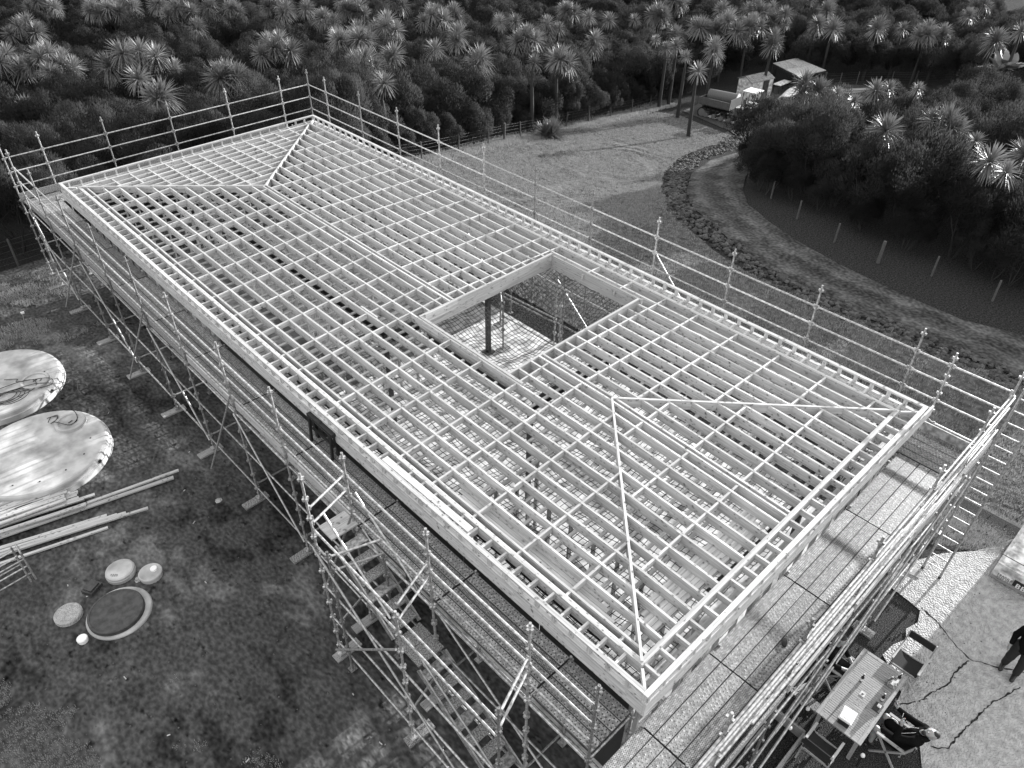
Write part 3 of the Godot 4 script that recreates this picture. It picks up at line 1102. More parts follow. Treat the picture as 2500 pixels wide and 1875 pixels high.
func build_stair() -> void:
	var t := thing("scaffold_stair", "steel scaffold stair with two flights and a landing, beside the left walkway", "stair")
	rng.seed = 47
	var flight := func(a: Vector3, b: Vector3, n: int) -> void:
		for s in [-0.31, 0.31]:
			var g := MB.new()
			g.bar(a + Vector3(s, -0.03, 0), b + Vector3(s, -0.03, 0), 0.03, 0.17)
			put("stringer", g, M.galv[1], t)
		for k in n:
			var p := a.lerp(b, (k + 0.5) / n)
			var g := MB.new()
			g.box(p + Vector3(-0.285, -0.02, -0.115), p + Vector3(0.285, 0.015, 0.115))
			put("tread", g, M.block if k % 3 else M.galv[0], t)
	(flight as Callable).call(Vector3(-1.16, 3.2, -6.3), Vector3(-1.16, 2.0, -4.6), 6)
	(flight as Callable).call(Vector3(-1.16, 1.85, -3.85), Vector3(-1.16, 0.12, -1.2), 9)
	for k in 2:
		var g := MB.new()
		g.box(Vector3(-1.46, 3.24, -6.85 + k * 0.235), Vector3(-0.86, 3.28, -6.62 + k * 0.235))
		put("top_board", g, M.wood[0], t)
		var l := MB.new()
		l.box(Vector3(-1.46, 1.9, -4.58 + k * 0.37), Vector3(-0.86, 1.94, -4.22 + k * 0.37))
		put("landing_board", l, M.block, t)
	var o := []
	for z in [-6.2, -3.7, -1.24]:
		var p := Vector3(-1.86, 0.05, z)
		o.append(p)
		standard(t, p, 5.5 if z < -5.0 else (4.2 if z < -2.0 else 4.5))
		ledger(t, "transom", Vector3(-1.86, 1.0, z), Vector3(-0.88, 1.0, z - 0.3))
	standard(t, Vector3(-1.9, 0.05, -5.72), 3.9)
	standard(t, Vector3(-1.02, 0.05, -5.3), 3.5)
	rails(t, o, [4.1, 3.6, 2.4, 1.4, 0.5])
	for y in [4.3, 3.9]:
		ledger(t, "transom", Vector3(-1.86, y + 0.3, -6.2), Vector3(-0.88, y + 0.3, -6.5))
		ledger(t, "transom", Vector3(-1.86, y, -3.7), Vector3(-0.88, y, -4.06))
		ledger(t, "transom", Vector3(-1.86, y, -1.24), Vector3(-0.88, y, -1.62))
		ledger(t, "transom", Vector3(-1.9, y - 0.55, -5.72), Vector3(-0.95, y - 0.5, -5.35))
	# handrails that follow the flights
	for s in [-1.52, -0.8]:
		pipe("handrail", t, Vector3(s, 4.1, -6.4), Vector3(s, 2.8, -4.5))
		pipe("handrail", t, Vector3(s, 2.75, -4.0), Vector3(s, 1.0, -1.2))
	pipe("brace", t, Vector3(-1.93, 0.3, -1.24), Vector3(-1.93, 3.6, -6.2))
	pipe("brace", t, Vector3(-1.95, 3.2, -3.7), Vector3(-1.95, 0.3, -6.2))
	for z in [-6.2, -3.7, -1.24]:
		sole(-1.72, z, "timber sole board under a stair tower post, %s" % ("beside the stair's top step" if z < -5.0 else ("beside the stair landing" if z < -2.0 else "at the stair's foot")), rng.randf_range(-0.2, 0.1), 0.62)


func build_ladder() -> void:
	var t := thing("access_ladder", "pale aluminium ladder leaning on the corner of the front scaffold", "ladder")
	rng.seed = 49
	var a := Vector3(9.52, 0.03, 1.37)
	var b := Vector3(9.98, 5.3, 1.40)
	for s in [0.0, 0.4]:
		pipe("rail", t, a + Vector3(0, 0, s), b + Vector3(0, 0, s), 0.026, M.galv[1])
		pipe("foot", t, a + Vector3(-0.02, -0.03, s), a + Vector3(0.02, 0.08, s), 0.032, M.rubber)
	var n := 17
	for k in n:
		var p := a.lerp(b, (k + 0.8) / (n + 0.6))
		pipe("rung", t, p, p + Vector3(0, 0, 0.4), 0.016, M.galv[2])


# ---------------------------------------------------------------- the land
const LAWN := [10.9, 1.1, 11.0, -28.0, 14.0, -28.0, 18.2, -28.2, 24.6, -30.3, 30.4, -31.5, 36.0, -32.2, 41.0, -32.4, 43.4, -31.9, 44.2, -30.6, 43.7, -28.0, 43.2, -25.2, 42.0, -24.4, 39.1, -24.7, 35.3, -24.1, 30.7, -22.1, 27.0, -19.5, 23.8, -16.7, 21.6, -14.1, 20.4, -12.0, 19.8, -10.0, 19.8, -6.3, 20.0, -3.2, 20.2, 0.0, 20.5, 6.0, 12.4, 6.0, 12.6, 3.0, 11.0, 2.0, 10.3, 1.3]
const DRIVE := [40.2, -22.6, 36.4, -22.5, 31.9, -20.9, 27.1, -18.0, 24.3, -15.7, 22.3, -12.8, 21.0, -10.5, 20.4, -8.2, 20.1, -6.1, 20.4, -3.1, 20.6, 0.0, 21.0, 6.0, 24.6, 6.0, 23.9, -0.8, 23.2, -2.6, 23.3, -5.0, 23.7, -7.6, 24.4, -10.3, 25.3, -12.2, 26.6, -14.1, 28.9, -15.8, 32.1, -17.5, 35.5, -19.0, 40.0, -20.6]
const CLEARING := [40.0, -20.6, 45.5, -21.6, 49.5, -21.0, 54.0, -18.5, 60.0, -16.5, 66.0, -19.0, 69.0, -23.5, 66.0, -27.0, 61.5, -30.5, 55.0, -32.0, 50.0, -32.2, 45.5, -31.2, 44.2, -26.0, 43.0, -24.2, 40.2, -22.6]
const CONCRETE := [8.95, 0.85, 8.45, 1.0, 8.38, 1.45, 8.3, 1.85, 7.95, 1.95, 7.6, 1.84, 7.34, 1.96, 7.0, 1.82, 6.6, 1.78, 6.35, 2.1, 6.05, 2.44, 5.72, 2.48, 5.55, 2.75, 5.2, 3.2, 4.83, 3.4, 4.7, 4.2, 4.2, 6.5, 16.0, 6.5, 13.2, 3.0, 12.0, 2.5, 11.0, 2.05, 10.3, 1.5, 9.7, 1.2]
const ROCKS := [43.4, -25.0, 40.6, -23.8, 38.0, -23.7, 35.3, -23.2, 31.3, -21.5, 27.0, -18.8, 24.0, -16.2, 22.0, -13.5, 20.7, -10.8, 20.15, -8.4, 19.95, -6.2, 20.25, -3.1, 20.4, 0.0, 20.8, 5.0]
const FENCE := [14.6, -28.4, 18.2, -29.0, 21.5, -29.9, 24.6, -30.8, 26.3, -31.2, 28.0, -31.5, 30.6, -31.9, 33.3, -32.4, 36.0, -32.7, 38.8, -33.0, 41.3, -33.0, 44.1, -33.4, 46.5, -33.4]
const FOREST := [-26.0, -29.8, 10.0, -29.2, 13.0, -28.6, 18.2, -29.9, 24.6, -31.8, 30.4, -32.8, 38.7, -33.8, 46.0, -34.0, 50.0, -34.0, 56.0, -34.6, 62.0, -34.0, 66.0, -29.4, 70.8, -24.4, 66.0, -17.5, 61.0, -14.0, 61.0, -9.0, 90.0, -8.0, 100.0, -33.0, 112.0, -40.0, 100.0, -75.0, 45.0, -112.0, -26.0, -112.0]
const THICKET := [36.2, -18.9, 33.0, -17.6, 29.2, -14.4, 28.7, -12.0, 28.6, -9.0, 28.4, -5.0, 28.6, 4.0, 54.0, 4.0, 54.0, -9.0, 50.0, -13.5, 45.0, -16.5, 44.4, -20.6, 41.0, -20.3]


func poly(a: Array) -> PackedVector2Array:
	var p := PackedVector2Array()
	for k in range(0, a.size(), 2):
		p.append(Vector2(a[k], a[k + 1]))
	return p


# the part of the ground inside an outline, as a sheet a little above it
func sheet(outline: PackedVector2Array, cell: float, lift: float, wob := 0.0, uvo := Vector2.ZERO, uvs := Vector2.ONE) -> MB:
	var g := MB.new()
	var lo := outline[0]
	var hi := outline[0]
	for p in outline:
		lo = lo.min(p)
		hi = hi.max(p)
	var f := noise(71, 0.35, 3)
	var vert := func(p: Vector2) -> Vector3:
		return Vector3(p.x, ground(p.x, p.y) + lift + wob * f.get_noise_2d(p.x, p.y), p.y)
	var x := floorf(lo.x / cell) * cell
	while x < hi.x:
		var z := floorf(lo.y / cell) * cell
		while z < hi.y:
			var sq := PackedVector2Array([Vector2(x, z), Vector2(x + cell, z), Vector2(x + cell, z + cell), Vector2(x, z + cell)])
			for q in Geometry2D.intersect_polygons(sq, outline):
				var idx := Geometry2D.triangulate_polygon(q)
				for k in range(0, idx.size(), 3):
					var a: Vector3 = (vert as Callable).call(q[idx[k]])
					var b: Vector3 = (vert as Callable).call(q[idx[k + 1]])
					var c: Vector3 = (vert as Callable).call(q[idx[k + 2]])
					if (b - a).cross(c - a).y < 0.0:
						var s := b
						b = c
						c = s
					var base := g.t.size()
					var na := up_at(a.x, a.z)
					g.tri(a, b, c, na, up_at(b.x, b.z), up_at(c.x, c.z))
					for e in 3:
						var w := g.v[base + e]
						g.t[base + e] = (Vector2(w.x, w.z) - uvo) / uvs
			z += cell
		x += cell
	return g


func up_at(x: float, z: float) -> Vector3:
	return Vector3(ground(x - 0.5, z) - ground(x + 0.5, z), 1.0, ground(x, z - 0.5) - ground(x, z + 0.5)).normalized()


func build_land() -> void:
	var base := MB.new()
	var f := noise(70, 0.12, 4)
	var step := 2.0
	for a in range(-40, 100):
		for b in range(-90, 30):
			var c: Array[Vector3] = []
			for e in [[0, 1], [1, 1], [1, 0], [0, 0]]:
				var x: float = (a + e[0]) * step
				var z: float = (b + e[1]) * step
				c.append(Vector3(x, ground(x, z) - 0.03, z))
			base.quad(c[0], c[1], c[2], c[3])
	for k in base.v.size():
		base.n[k] = up_at(base.v[k].x, base.v[k].z)
	structure("ground", base, M.soil)
	var yard := MB.new()
	yard.quad(Vector3(-14, 0.0, 12), Vector3(0.5, 0.0, 12), Vector3(0.5, 0.0, -28.5), Vector3(-14, 0.0, -28.5), Vector2(0, 1), Vector2(1, 1), Vector2(1, 0), Vector2(0, 0))
	structure("yard", yard, dirt_material())
	var side := MB.new()
	side.quad(Vector3(0.5, -0.002, 12), Vector3(12.6, -0.002, 12), Vector3(12.6, -0.002, -0.2), Vector3(0.5, -0.002, -0.2))
	structure("gravel_ground", side, M.gravel)
	structure("lawn", sheet(poly(LAWN), 1.0, 0.004, 0.03, Vector2(10, -33), Vector2(36, 40)), M.lawn)
	structure("driveway", sheet(poly(DRIVE), 1.0, 0.012, 0.02, Vector2(19, -25), Vector2(26, 32)), M.drive)
	structure("clearing", sheet(poly(CLEARING), 1.0, 0.012, 0.03), M.clearing)
	var pad := structure("concrete_pad", sheet(poly(CONCRETE), 1.0, 0.03), M.concrete)
	# cracks in the concrete: dark irregular grooves with crumbled edges
	rng.seed = 61
	for c in [[8.39, 1.83, 8.26, 2.3, 7.98, 2.78, 7.86, 3.11, 8.1, 3.6, 8.5, 4.2], [6.1, 2.79, 6.45, 2.86, 6.89, 3.04, 7.3, 3.02, 7.75, 3.11, 7.86, 3.11], [5.35, 3.35, 5.59, 3.58, 6.2, 3.65, 6.6, 3.72, 7.11, 3.8, 8.04, 4.12], [5.72, 2.5, 6.1, 2.79]]:
		var g := MB.new()
		var pts := poly(c)
		var last := Vector2.ZERO
		var lw := 0.0
		for k in pts.size() - 1:
			var d := pts[k + 1] - pts[k]
			var n := maxi(2, int(d.length() / 0.06))
			for q in n:
				var p := pts[k] + d * q / n + Vector2(rng.randf_range(-0.02, 0.02), rng.randf_range(-0.02, 0.02))
				var w := rng.randf_range(0.004, 0.018) * (1.6 if rng.randf() < 0.2 else 1.0)
				if lw > 0.0:
					var s := Vector2(-(p - last).y, (p - last).x).normalized()
					var a := last + s * lw
					var b := last - s * lw
					var e := p - s * w
					var h := p + s * w
					g.tri(Vector3(a.x, 0.034, a.y), Vector3(e.x, 0.034, e.y), Vector3(b.x, 0.034, b.y), Vector3.UP, Vector3.UP, Vector3.UP)
					g.tri(Vector3(a.x, 0.034, a.y), Vector3(h.x, 0.034, h.y), Vector3(e.x, 0.034, e.y), Vector3.UP, Vector3.UP, Vector3.UP)
				last = p
				lw = w
		put("crack", g, M.soil, pad)


func build_grass() -> void:
	# mown lawn: tufts of short blades
	rng.seed = 67
	var tufts := []
	for q in 3:
		var g := MB.new()
		for k in 7:
			var a := rng.randf() * TAU
			var o := Vector3(rng.randf_range(-0.06, 0.06), -0.01, rng.randf_range(-0.06, 0.06))
			var tip := o + Vector3(cos(a) * 0.035, rng.randf_range(0.04, 0.08), sin(a) * 0.035)
			var s := Vector3(-sin(a), 0, cos(a)) * 0.009
			g.tri(o - s, o + s, tip, Vector3.UP, Vector3.UP, Vector3.UP)
		tufts.append(g.mesh())
	var root := thing("grass", "mown grass of the lawn between the house and the driveway", "grass")
	root.set_meta("kind", "stuff")
	var p := poly(LAWN)
	var f := noise(73, 0.13, 3)
	for q in 3:
		var where: Array[Transform3D] = []
		var tries := 0
		while where.size() < 26000 and tries < 90000:
			tries += 1
			var x := rng.randf_range(10.9, 44.3)
			var z := rng.randf_range(-32.5, 6.0)
			if not Geometry2D.is_point_in_polygon(Vector2(x, z), p):
				continue
			if f.get_noise_2d(x, z) + rng.randf_range(-0.5, 0.5) < -0.25:
				continue
			var s := rng.randf_range(0.7, 1.5)
			where.append(Transform3D(Basis(Vector3.UP, rng.randf() * TAU).scaled(Vector3(s, s, s)), on(x, z)))
		scatter("grass_tufts", tufts[q], M.blade[q], where, root)
	# weeds: right gravel strip, yard corner, fence foot
	var wroot := thing("weeds", "rough grass and weeds at the edges of the yard and along the fence", "weeds")
	wroot.set_meta("kind", "stuff")
	for q in 2:
		var where: Array[Transform3D] = []
		for k in 5200:
			var x := rng.randf_range(-9.0, -4.0)
			var z := rng.randf_range(-10.5, -3.0)
			if f.get_noise_2d(x * 3.0, z * 3.0) < 0.05 + clampf((x + 7.5) * 0.12, -0.3, 1.0):
				continue
			where.append(Transform3D(Basis(Vector3.UP, rng.randf() * TAU).scaled(Vector3.ONE * rng.randf_range(0.4, 0.9)), on(x, z)))
		for k in 6000:
			var x := rng.randf_range(9.3, 12.8)
			var z := rng.randf_range(0.3, 3.0)
			if x < 10.3 + (z - 1.0) * 0.7 or rng.randf() > 0.25 + (x - 10.0) * 0.3:
				continue
			where.append(Transform3D(Basis(Vector3.UP, rng.randf() * TAU).scaled(Vector3.ONE * rng.randf_range(0.6, 1.2)), on(x, z)))
		for k in 2600:
			var u := rng.randi() % (FENCE.size() / 2 - 1)
			var a := Vector2(FENCE[u * 2], FENCE[u * 2 + 1])
			var b := Vector2(FENCE[u * 2 + 2], FENCE[u * 2 + 3])
			var c := a.lerp(b, rng.randf()) + Vector2(rng.randf_range(-0.5, 0.5), rng.randf_range(-0.6, 0.9))
			where.append(Transform3D(Basis(Vector3.UP, rng.randf() * TAU).scaled(Vector3.ONE * rng.randf_range(1.2, 3.2)), on(c.x, c.y)))
		for k in 3500:
			var x := rng.randf_range(-6.0, -0.8)
			var z := rng.randf_range(-28.0, -22.0)
			if f.get_noise_2d(x * 3.0 + 50.0, z * 3.0) < 0.0 + clampf((z + 25.0) * 0.15, -0.5, 1.0):
				continue
			where.append(Transform3D(Basis(Vector3.UP, rng.randf() * TAU).scaled(Vector3.ONE * rng.randf_range(0.8, 1.8)), on(x, z)))
		scatter("weed_tufts", tufts[q], M.blade[q + 1], where, wroot)


func scatter(called: String, mesh: Mesh, m: Material, where: Array[Transform3D], parent: Node) -> void:
	var mm := MultiMesh.new()
	mm.transform_format = MultiMesh.TRANSFORM_3D
	mm.mesh = mesh
	mm.instance_count = where.size()
	for k in where.size():
		mm.set_instance_transform(k, where[k])
	var o := MultiMeshInstance3D.new()
	o.multimesh = mm
	o.material_override = m
	o.name = called
	parent.add_child(o, true)
	o.set_meta("kind", "stuff")


func stone(r: RandomNumberGenerator) -> MB:
	# a rough eight by five ball with flats
	var g := MB.new()
	var pts := []
	var ax := Vector3(r.randf_range(0.7, 1.3), r.randf_range(0.5, 0.8), r.randf_range(0.7, 1.1))
	for a in 5:
		var row := []
		for b in 7:
			var th := PI * a / 4.0
			var ph := TAU * b / 7.0 + a * 0.3
			row.append(Vector3(sin(th) * cos(ph), cos(th), sin(th) * sin(ph)) * ax * r.randf_range(0.75, 1.15))
		if a == 0 or a == 4:
			for b in 7:
				row[b] = row[0]
		pts.append(row)
	for a in 4:
		for b in 7:
			var p: Vector3 = pts[a][b]
			var q: Vector3 = pts[a][(b + 1) % 7]
			var s: Vector3 = pts[a + 1][(b + 1) % 7]
			var t: Vector3 = pts[a + 1][b]
			for e in [[p, s, t], [p, q, s]]:
				var nn: Vector3 = (e[1] - e[0]).cross(e[2] - e[0])
				if nn.length() < 0.001:
					continue
				nn = nn.normalized()
				if nn.dot(e[0] + e[1] + e[2]) < 0.0:
					nn = -nn
					g.tri(e[0], e[2], e[1], nn, nn, nn)
				else:
					g.tri(e[0], e[1], e[2], nn, nn, nn)
	return g


func build_rocks() -> void:
	rng.seed = 79
	var shapes := []
	for k in 8:
		shapes.append(stone(rng).mesh())
	var line := poly(ROCKS)
	var spots := []
	for k in line.size() - 1:
		var d := line[k + 1] - line[k]
		var n := int(d.length() * 42.0)
		var s := Vector2(-d.y, d.x).normalized()
		for q in n:
			var p := line[k] + d * rng.randf() + s * (rng.randf_range(-0.5, 0.5) + rng.randf_range(-0.3, 0.3))
			var r := rng.randf_range(0.06, 0.15)
			var b := Basis.from_euler(Vector3(rng.randf_range(-0.5, 0.5), rng.randf() * TAU, rng.randf_range(-0.5, 0.5))).scaled(Vector3.ONE * r)
			spots.append([r / p.distance_to(Vector2(cam.position.x, cam.position.z)), Transform3D(b, on(p.x, p.y, r * 0.25)), rng.randi() % 8, rng.randi() % 3])
	spots.sort_custom(func(a, b): return a[0] > b[0])
	var rest: Array[Array] = [[], [], []]
	for k in spots.size():
		var e: Array = spots[k]
		if k < 290:
			var o := put("rock", shapes[e[2]], M.rock[e[3]])
			o.transform = e[1]
			tag(o, "rough dark rock in the rock border between lawn and driveway", "rock", "rocks along the driveway")
		else:
			rest[e[3]].append(e[1])
	var root := thing("rock_border", "smaller rocks heaped in the border between lawn and driveway", "rocks")
	root.set_meta("kind", "stuff")
	for k in 3:
		var w: Array[Transform3D] = []
		w.assign(rest[k])
		scatter("small_rocks", shapes[k], M.rock[k], w, root)
	# stones and clods lying about
	var clods: Array[Transform3D] = []
	for k in 420:
		var x := rng.randf_range(-7.5, -1.0)
		var z := rng.randf_range(-16.0, 1.0)
		var r := rng.randf_range(0.008, 0.028)
		clods.append(Transform3D(Basis.from_euler(Vector3(0, rng.randf() * TAU, 0.3)).scaled(Vector3.ONE * r), Vector3(x, r * 0.3, z)))
	for k in 700:
		var x := rng.randf_range(2.0, 12.5)
		var z := rng.randf_range(0.2, 3.3)
		var r := rng.randf_range(0.008, 0.03)
		clods.append(Transform3D(Basis.from_euler(Vector3(0, rng.randf() * TAU, 0.3)).scaled(Vector3.ONE * r), Vector3(x, r * 0.3 + 0.01, z)))
	var cr := thing("rubble", "small stones and clods strewn over the yard and under the front scaffold", "stones")
	cr.set_meta("kind", "stuff")
	scatter("clods", shapes[1], M.rock[2], clods, cr)


# ---------------------------------------------------------------- plants
func bush_shape(seed_: int, rx: float, h: float, trunk: bool) -> Array:
	# a feathery tree of the tea-tree kind: a lumpy crown of small upright sprays, on thin leaning stems
	var r := RandomNumberGenerator.new()
	r.seed = seed_
	var g := MB.new()
	var wd := MB.new()
	var lumps := []
	var n := 26
	for k in n:
		var a := r.randf() * TAU
		var e := asin(r.randf_range(-0.6, 1.0))
		var d := Vector3(cos(a) * cos(e) * rx, sin(e) * h * 0.42, sin(a) * cos(e) * rx) * r.randf_range(0.62, 0.95)
		lumps.append([Vector3(0, h * 0.56, 0) + d, r.randf_range(0.40, 0.78)])
	for l in lumps:
		var c: Vector3 = l[0]
		var q: float = l[1]
		var out := (c - Vector3(0, h * 0.4, 0)).normalized()
		for k in 440:
			var d := Vector3(r.randfn(), r.randfn(), r.randfn()).normalized()
			if d.dot(out) < -0.25 and r.randf() < 0.75:
				d = -d
			var p := c + d * q * pow(r.randf(), 0.33)
			var up := (d * 0.4 + out * 0.35 + Vector3.UP * 0.9 + Vector3(r.randfn(), r.randfn(), r.randfn()) * 0.28).normalized()
			var len := r.randf_range(0.09, 0.22)
			var s := up.cross(Vector3(r.randfn(), r.randfn(), r.randfn())).normalized() * r.randf_range(0.010, 0.019)
			var nn := (d + up * 0.2).normalized()
			var m := p + up * len * 0.45
			g.tri(p, m + s, p + up * len, nn, nn, nn)
			g.tri(p, p + up * len, m - s, nn, nn, nn)
	if trunk:
		var stems := 2 + r.randi() % 3
		for s in stems:
			var a := r.randf() * TAU
			var p := Vector3(cos(a) * 0.12, -0.15, sin(a) * 0.12)
			var rad := r.randf_range(0.035, 0.06)
			for k in 5:
				var q := p + Vector3(cos(a) * 0.14 + r.randf_range(-0.09, 0.09), h * 0.12, sin(a) * 0.14 + r.randf_range(-0.09, 0.09))
				wd.tube(p, q, rad, rad * 0.82, 5, false)
				if k > 1:
					var b := q + Vector3(r.randf_range(-0.6, 0.6), 0.45, r.randf_range(-0.6, 0.6))
					wd.tube(q, b, rad * 0.5, rad * 0.25, 4, false)
				p = q
				rad *= 0.82
	return [g.mesh(), wd.mesh() if trunk else null]


func sword_head(seed_: int) -> Mesh:
	# a head of sword leaves radiating from the end of a branch, older leaves hanging
	var r := RandomNumberGenerator.new()
	r.seed = seed_
	var g := MB.new()
	var n := 120
	for k in n:
		var e := lerpf(1.45, -0.75, pow(float(k) / n, 0.9)) + r.randf_range(-0.12, 0.12)
		var a := k * 2.39996 + r.randf_range(-0.2, 0.2)
		var d := Vector3(cos(a) * cos(e), sin(e), sin(a) * cos(e))
		var side := Vector3(-sin(a), 0, cos(a))
		var len := r.randf_range(0.82, 1.05) * (0.86 if e > 1.0 else 1.0)
		var w := r.randf_range(0.03, 0.042)
		var p := d * 0.06
		var drop := r.randf_range(0.05, 0.22) + (0.22 if e < 0.0 else 0.0)
		var lastl := p - side * w * 0.6
		var lastm := p - Vector3.UP * 0.01
		var lastr := p + side * w * 0.6
		for s in range(1, 4):
			var t := s / 3.0
			var c := d * (0.06 + len * t) + Vector3.DOWN * drop * t * t * cos(e)
			var ww: float = w * [1.0, 1.0, 0.85, 0.08][s]
			var nup := side.cross(d).normalized()
			if nup.y < 0.0:
				nup = -nup
			var l2 := c - side * ww + nup * ww * 0.35
			var r2 := c + side * ww + nup * ww * 0.35
			var m2 := c
			var na := (nup + side * 0.45).normalized()
			var nb := (nup - side * 0.45).normalized()
			g.tri(lastl, lastm, m2, na, na, na)
			g.tri(lastl, m2, l2, na, na, na)
			g.tri(lastm, lastr, r2, nb, nb, nb)
			g.tri(lastm, r2, m2, nb, nb, nb)
			lastl = l2
			lastm = m2
			lastr = r2
	return g.mesh()


var in_shade_cells := {}


func seen_from_here(p: Vector3, r: float) -> bool:
	var q := cam.transform.affine_inverse() * p
	var ty := tan(deg_to_rad(cam.fov * 0.5))
	return q.z < 0.0 and absf(q.y) < -q.z * ty + r * 1.2 and absf(q.x) < -q.z * ty * 4.0 / 3.0 + r * 1.2


func build_plants() -> void:
	rng.seed = 83
	var heads := []
	for k in 4:
		heads.append(sword_head(100 + k))
	# cabbage trees
	var nodes: Array[Vector2] = []
	for k in range(0, CABBAGE.size(), 4):
		var x: float = CABBAGE[k]
		var z: float = CABBAGE[k + 1]
		var h: float = CABBAGE[k + 2] + 0.25
		var r: float = CABBAGE[k + 3]
		nodes.append(Vector2(x, z))
		var many := 1 if r < 1.0 else (2 if r < 1.3 else (4 if r < 1.7 else (6 if r < 2.2 else 9)))
		var where := "in the bush behind the house"
		if z > -17.0 and x < 48.0:
			where = "in the dark thicket right of the driveway"
		elif z > -23.0 and x < 55.0:
			where = "on the thicket's edge beside the tent"
		elif x > 60.0:
			where = "in the bush beyond the open shed"
		elif x > 38.0 and z > -38.0:
			where = "in the bush behind the tracked dumper"
		elif z > -36.0 and x > 12.0:
			where = "just behind the wire fence"
		elif z < -60.0:
			where = "far back in the bush"
		elif x < 14.0:
			where = "behind the scaffold across the back eave"
		var look: String = ["single-headed cabbage tree", "twin-headed cabbage tree", "many-headed cabbage tree with shining sword leaves", "broad cabbage tree with a cluster of spiky heads"][0 if many == 1 else (1 if many == 2 else (2 if many < 7 else 3))]
		var t := thing("cabbage_tree", look + " " + where, "cabbage tree", on(x, z), look + " " + where)
		var trunk := MB.new()
		var fork := Vector3(rng.randf_range(-0.2, 0.2), h - 0.5 - 0.45 * r, rng.randf_range(-0.2, 0.2))
		trunk.tube(Vector3(0, -0.2, 0), fork, 0.15, 0.10, 7, false)
		for q in many:
			var size := clampf(r, 0.6, 1.05) if many > 1 else clampf(r, 0.55, 1.1)
			var o := Vector3(0, h, 0)
			if many > 1:
				var a := q * 2.4 + rng.randf_range(-0.3, 0.3)
				var e := sqrt((q + 0.3) / many)
				var rr := maxf(0.35, r - size * 0.75)
				o = Vector3(cos(a) * e * rr, h + rr * 0.55 * (1.0 - e * e) - 0.25 * e * rr + rng.randf_range(-0.2, 0.2), sin(a) * e * rr)
			trunk.tube(fork, o, 0.08, 0.06, 6, false)
			var c := put("leaf_head", heads[rng.randi() % 4], M.sword[rng.randi() % 3], t)
			c.position = o
			var lean := (o - fork).normalized()
			c.basis = Basis(Quaternion(Vector3.UP, lean.lerp(Vector3.UP, 0.5).normalized())) * Basis(Vector3.UP, rng.randf() * TAU) * Basis.from_scale(Vector3.ONE * size * rng.randf_range(0.85, 1.05))
		put("trunk", trunk, M.bark, t)
	# feathery bushes
	var shapes := []
	for k in 6:
		shapes.append(bush_shape(200 + k, 1.25 + 0.12 * (k % 3), 3.5 + 0.3 * (k % 4), true))
	var spots := []
	for w in 2:
		var p := poly(FOREST if w == 0 else THICKET)
		var lo := Vector2(-26, -112) if w == 0 else Vector2(27, -21)
		var hi := Vector2(113, -9) if w == 0 else Vector2(55, 5)
		var taken := {}
		var gap := 1.8 if w == 0 else 1.65
		for k in 26000 if w == 0 else 9000:
			var c := Vector2(rng.randf_range(lo.x, hi.x), rng.randf_range(lo.y, hi.y))
			if not Geometry2D.is_point_in_polygon(c, p):
				continue
			if not seen_from_here(on(c.x, c.y, 2.0), 4.0):
				continue
			var free := true
			var g := Vector2i((c / gap).floor())
			for dx in range(-1, 2):
				for dy in range(-1, 2):
					var e := g + Vector2i(dx, dy)
					if taken.has(e) and c.distance_to(taken[e]) < gap:
						free = false
			if taken.has(g):
				free = false
			if not free:
				continue
			var s := rng.randf_range(0.75, 1.12)
			for v in nodes:
				if v.distance_to(c) < 1.3:
					s = minf(s, 0.88)
			if w == 1 and c.x > 41.0:
				s *= 0.8
			taken[g] = c
			spots.append([c.distance_to(Vector2(cam.position.x, cam.position.z)), c, s, rng.randi() % 6, rng.randf() * TAU, rng.randi() % 3, w])
	for w in 2:
		var edge: Array = [13.0, -28.3, 18.2, -29.7, 24.6, -31.5, 30.4, -32.5, 38.7, -33.4, 46.0, -33.8, 52.0, -33.9] if w == 0 else [38.0, -19.8, 33.0, -17.5, 29.0, -14.3, 28.3, -12.0, 28.1, -9.0, 27.9, -5.0, 28.0, 1.0]
		var el := poly(edge)
		for k in el.size() - 1:
			var n := int(el[k].distance_to(el[k + 1]) / 1.2)
			for q in n:
				var c := el[k].lerp(el[k + 1], (q + rng.randf()) / n) + Vector2(rng.randf_range(-0.2, 0.6), rng.randf_range(-0.7, 0.1))
				spots.append([c.distance_to(Vector2(cam.position.x, cam.position.z)), c, rng.randf_range(0.38, 0.62), rng.randi() % 6, rng.randf() * TAU, rng.randi() % 3, w])
	spots.sort_custom(func(a, b): return a[0] < b[0])
	var rest := {}
	for k in spots.size():
		var e: Array = spots[k]
		var c: Vector2 = e[1]
		var s: float = e[2]
		var b := Basis(Vector3.UP, e[4]).scaled(Vector3(s * 1.05, s, s * 1.05))
		if k < 295:
			var size := "tall" if s > 1.0 else ("mid-sized" if s > 0.7 else "low")
			var tone: String = ["very dark", "dark", "paler"][e[5]]
			var place := "deep in the bush behind the house"
			if e[6] == 1:
				place = "at the driveway edge of the right thicket" if c.x < 30.5 else ("in the middle of the right thicket" if c.x < 36.0 else "at the far side of the right thicket")
				if c.y < -13.5:
					place = "at the thicket's end nearest the dumper"
			elif c.x > 13.0 and c.y > -34.5:
				place = "along the wire fence, left of the flax" if c.x < 30.0 else "along the wire fence, between flax and dumper"
			elif c.x < 13.0 and c.y > -33.0:
				place = "close behind the scaffold across the back eave"
			elif c.x < 20.0 and c.y > -44.0:
				place = "in the bush behind the back left corner"
			elif c.x > 20.0 and c.y > -44.0:
				place = "in the bush just beyond the wire fence"
			var label := size + " " + tone + " feathery tea tree " + place
			var t := thing("tea_tree", label, "tree", on(c.x, c.y), label)
			t.basis = b
			put("crown", shapes[e[3]][0], M.leaf[e[5]], t)
			put("trunk", shapes[e[3]][1], M.bark, t)
		else:
			var key := Vector2i(e[3], e[5])
